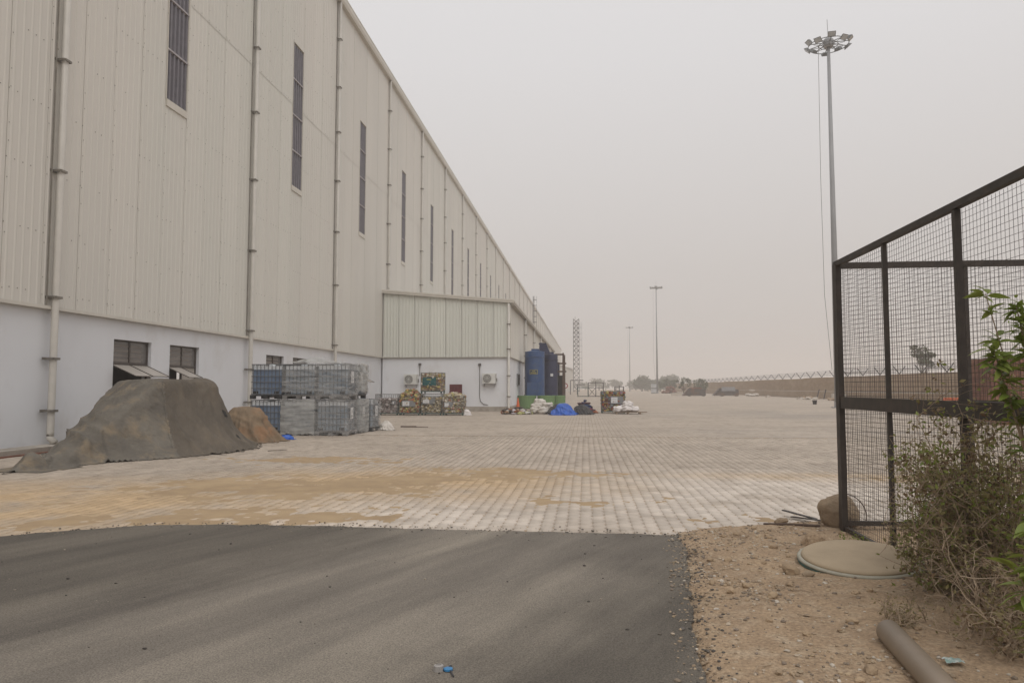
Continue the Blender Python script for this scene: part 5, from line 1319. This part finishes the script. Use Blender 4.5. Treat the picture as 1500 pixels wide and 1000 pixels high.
while cnt < 8000:
    x = r4.uniform(.45, 3.6); y = 3.4+5.6*r4.random()**1.1; dd = float(verge_d(np.array(x), np.array(y)))
    if dd < -.16 or (dd < 0 and r4.random() > .35) or math.hypot(x-2.36, y-6.66) < .5: continue
    if r4.random() > .18+.9*float(sm(.42,.62,fbm(x*1.6, y*1.6, 91, 3)))*(1.0 if x < 1.9 else .5): cnt += .45; continue
    s = .0035+.014*r4.random()**3.2 ; z = max(vz(x, y), .0135 if x < xe(y) else -1)
    dark = abs(dd) < .12 and r4.random() < .3
    c = (.15,.135,.12) if dark else r4.choice(PALG)
    b.ico((x,y,z+s*.3), (s*r4.uniform(.8,1.5), s*r4.uniform(.8,1.3), s*.7), r4.uniform(0,6), .25, c, r4); cnt += 1
b.build('gravel', M['gravel'], None, kind='stuff')
b = MB()
for k in range(170):
    x = r4.uniform(-7, .7); y = 2.8+5.1*r4.random()**.8
    if y > road_top(x)-.1 or x > xe(y)-.03: continue
    s = .003+.0085*r4.random()**3; c = r4.choice([(.05,.045,.04),(.06,.05,.045),(.40,.34,.27),(.09,.08,.07)])
    b.ico((x,y,.013+s*.3), (s*r4.uniform(1,2), s, s*.7), r4.uniform(0,6), .25, c, r4)
for k in range(1500):
    y = 3.0+5.1*r4.random(); x = float(xe(y))+r4.gauss(.04,.09); s = .003+.010*r4.random()**3
    b.ico((x,y,max(.012, vz(x, y))+s*.2), (s*1.3, s, s*.7), r4.uniform(0,6), .25, r4.choice([(.10,.09,.078),(.14,.12,.10),(.33,.25,.17),(.42,.33,.23)]), r4)
for k in range(420):
    x = r4.uniform(-7, 1.0); y = road_top(x)+r4.gauss(.0,.11); s = .004+.008*r4.random()**2
    b.ico((x,y,.012+s*.2), (s*1.3, s, s*.7), r4.uniform(0,6), .25, r4.choice([(.12,.105,.09),(.30,.25,.19),(.09,.08,.07)]), r4)
b.build('road_grit', M['gravel'], None, kind='stuff')
b = MB()
for k in range(150):
    x = r4.uniform(.95, 3.4); y = r4.uniform(3.6, 8.5)
    if float(verge_d(np.array(x), np.array(y))) < .15 or math.hypot(x-2.36, y-6.66) < .55: continue
    if x < 2.0 and r4.random() < .6: continue
    a = r4.uniform(0, 6.28); L_ = r4.uniform(.04, .22); z = vz(x, y)
    b.tube([(x,y,z+.006),(x+L_*.5*math.cos(a),y+L_*.5*math.sin(a),z+.012),(x+L_*math.cos(a+.3),y+L_*math.sin(a+.3),vz(x+L_*math.cos(a+.3),y+L_*math.sin(a+.3))+.006)], r4.uniform(.0015,.004), 4)
b.build('twig_litter', M['twigp'], None, kind='stuff')
t = thing('plastic_wrapper', 'crushed pale green plastic wrapper lying under the dead brush', 'wrapper', (2.02, 4.33, vz(2.02, 4.33)))
b = MB(); X_, Y_ = np.meshgrid(np.linspace(-.05,.05,9), np.linspace(-.035,.035,7)); Z_ = .012+.03*fbm(X_*40, Y_*40, 3, 3)
wr = obj('film', gridmesh('film', X_, Y_, Z_, mat('wrapper_print', (.50,.53,.50), (.25,.36,.33), rough=.35, scale=30, lo=.45, hi=.55), False), None, t)
# scrap on the road: grey nut-like piece, blue cap and dark strap
t = thing('plastic_scrap', 'small grey cap and blue plastic disc with strap on the asphalt', 'scrap', (-.83, 4.12, .012), .3)
MB().lathe([(.03,0),(.028,.03),(.016,.034),(.015,.026)], 8).build('grey_cap', M['plasticgrey'], t)
q = MB().lathe([(.026,0),(.026,.01),(.02,.012)], 18).build('blue_disc', M['plasticblue'], t); q.location = (.052,-.012,.004)
b = MB(); b.tube([(.075,.05,.004),(.06,.01,.012),(.065,-.05,.004),(.07,-.11,.004)], .006, 5); b.build('strap', M['darkcloth'], t)

# ---- shrubs
def shrub(label, x, y, h, spread, seed, nstem, ntw, leaves, mats, tw='twig', lean=(0,0), lsize=.018, name='dry_shrub', cat='shrub', group=None, r0=.008):
    r = random.Random(seed); t = thing(name, label, cat, (x, y, vz(x, y)-.01), 0, group); b = MB(); tips = []; pts = []
    def grow(p, d, L_, rad, lev):
        n = 5; P = [p]; q = p
        for i in range(n):
            d = (d + Vector((r.gauss(0,.28), r.gauss(0,.28), r.gauss(0,.2)-.03*lev))).normalized(); q = q + d*(L_/n)
            if q.z < .02: q.z = .02; d.z = abs(d.z)
            if math.hypot(q.x, q.y) > spread*.75+.12: d.x = -.4*q.x/(spread+.1); d.y = -.4*q.y/(spread+.1)
            P.append(q)
        b.tube(P, [rad*(1-.7*i/n) for i in range(n+1)], 4 if lev < 1 else 3, cap=False)
        pts.extend(P[2:])
        if lev < 2:
            for k in range(ntw if lev == 0 else 3):
                i = r.randint(1, n); grow(P[i], (d*.5+Vector((r.gauss(0,.7), r.gauss(0,.7), r.gauss(.25,.5)))).normalized(), L_*r.uniform(.35,.65), rad*.5, lev+1)
    for k in range(nstem):
        a = r.uniform(0, 6.283); q = r.random()*.35*spread
        grow(Vector((q*math.cos(a), q*math.sin(a), 0)), Vector((lean[0]+r.gauss(0,spread*.5), lean[1]+r.gauss(0,spread*.5), 1)).normalized(), h*r.uniform(.5,1), r0*r.uniform(.6,1), 0)
    b.build('twigs', M[tw], t, kind='stuff')
    for m, n in zip(mats, leaves):
        L = []
        for k in range(n):
            p = r.choice(pts); L.append((p.x+r.gauss(0,.02), p.y+r.gauss(0,.02), max(.01, p.z+r.gauss(0,.02))))
        if L: V, F = leafquads(L, lsize, seed+n); obj('leaves', npmesh('leaves', V, F, M[m]), None, t, 'stuff')
    return t
shrub('dense dry thorny shrub tangled against the fence beside the thick post', 2.72, 5.6, 1.0, .5, 3, 26, 6, (4600, 1500, 1500), ('leafd','leafb','leafg'), lsize=.019)
shrub('dry twiggy shrub at the fence foot near the round lid', 3.15, 6.2, .75, .4, 4, 16, 5, (1700, 700, 420), ('leafd','leafb','leafg'), lsize=.017)
shrub('low tangle of pale dead twigs beside the plastic pipe', 2.36, 4.9, .55, .7, 5, 18, 5, (180, 220), ('leafd','leafb'), 'twigp', lsize=.013, r0=.007)
shrub('tall sparse thorny shrub reaching up the fence wire', 2.76, 5.2, 1.4, .42, 6, 15, 7, (1900, 800, 500), ('leafd','leafb','leafg'), lsize=.019)
shrub('brown dead brush heaped under the leafy sapling', 2.5, 4.45, .62, .8, 8, 22, 5, (900, 600), ('leafd','leafb'), 'twigp', lsize=.016)
shrub('thin dry shrub inside the fence behind the thick post', 3.45, 6.1, 1.15, .7, 9, 14, 6, (1500, 600), ('leafd','leafb'), lsize=.018)
shrub('small green weed at the foot of the fence wire', 2.66, 7.35, .16, .6, 12, 7, 3, (120,), ('leafg',), lsize=.014, name='weed', cat='weed')
shrub('tiny grey-green weed beside the pipe mouth', 2.0, 4.98, .2, .7, 13, 14, 4, (420,), ('leafd',), lsize=.010, name='weed', cat='weed')
shrub('green leafy shrub behind the dry one on the fence line', 2.98, 6.0, .8, .4, 31, 16, 6, (900, 2600), ('leafd','leafg'), lsize=.02)
shrub('sparse thorny twigs with few leaves in front of the second fence post', 2.8, 6.55, .9, .12, 33, 7, 4, (420, 160), ('leafd','leafg'), lsize=.014, r0=.006)
# leafy plants whose leaves can be told apart
lb_ = MB(); nL = 6
V = []; 
for i in range(nL+1):
    s = i/nL; w = .17*math.sin(math.pi*s**.8)*(1-.15*s); zc = -.25*s*s
    V += [(s, -w, zc+.04*(w/.17)), (s, 0, zc), (s, w, zc+.04*(w/.17))]
lb_.add(V, [(i*3+k, i*3+k+1, (i+1)*3+k+1, (i+1)*3+k) for i in range(nL) for k in range(2)])
LEAF = lb_.mesh('leaf', True); LEAF.materials.append(M['leafg'])
def sapling(label, x, y, stems, seed, lsize, per, name='leafy_sapling'):
    r = random.Random(seed); t = thing(name, label, 'sapling', (x, y, vz(x, y)-.01)); b = MB(); spots = []
    for P in stems:
        P = [Vector(p) for p in P]; n = 14; Q = []
        for i in range(n+1):
            u = i/n*(len(P)-1); k = min(int(u), len(P)-2); f = u-k; a0 = P[max(k-1,0)]; a1 = P[k]; a2 = P[k+1]; a3 = P[min(k+2,len(P)-1)]
            Q.append(.5*((2*a1)+(a2-a0)*f+(2*a0-5*a1+4*a2-a3)*f*f+(3*a1-a0-3*a2+a3)*f**3))
        b.tube(Q, [.011*(1-.75*i/n) for i in range(n+1)], 5)
        for i in range(int(n*.4), n+1):
            for q in range(per): spots.append((Q[i], (Q[min(i+1,n)]-Q[i-1]).normalized()))
    b.build('stem', M['twig'], t)
    for p, d in spots:
        o = obj('leaf', LEAF, None, t); a = r.uniform(0, 6.283)
        o.location = p + Vector((r.gauss(0,.012), r.gauss(0,.012), r.gauss(0,.015))); o.rotation_euler = (r.gauss(0,.5), r.uniform(-.9,.5), a); s = lsize*r.uniform(.6,1.25); o.scale = (s, s, s)
sapling('tall green leafy sapling growing in front of the wire mesh', 2.60, 4.55, [[(0,0,0),(.02,.05,.7),(-.05,.02,1.35),(-.22,.0,2.08)], [(0,0,.6),(.06,.0,1.2),(-.02,-.02,1.75),(-.08,-.05,2.0)], [(0,0,.9),(.1,-.1,1.4),(.16,-.16,1.8)], [(0,0,1.0),(-.12,-.02,1.45),(-.20,-.02,1.75)], [(0,0,.8),(.0,-.15,1.3),(-.05,-.2,1.62)], [(0,0,1.1),(.1,.05,1.5),(.02,.05,1.9)]], 21, .105, 9)
sapling('broad leaved green plant with drooping fronds low beside the dead brush', 2.06, 3.62, [[(.02,0,0),(.02,0,.45),(-.05,.0,.80)], [(.05,0,0),(.12,.02,.5),(.02,.05,.92)], [(0,0,.2),(-.03,-.05,.5),(-.12,-.08,.72)], [(.1,0,.1),(.16,0,.6),(.10,0,1.0)]], 22, .115, 4, 'leafy_plant')

# ================================================================== HAZE
b = MB(); b.box(-170, 540, -80, 920, -1.3, 32.6); obj('haze', b.mesh('haze'), M['haze'], None, 'stuff')
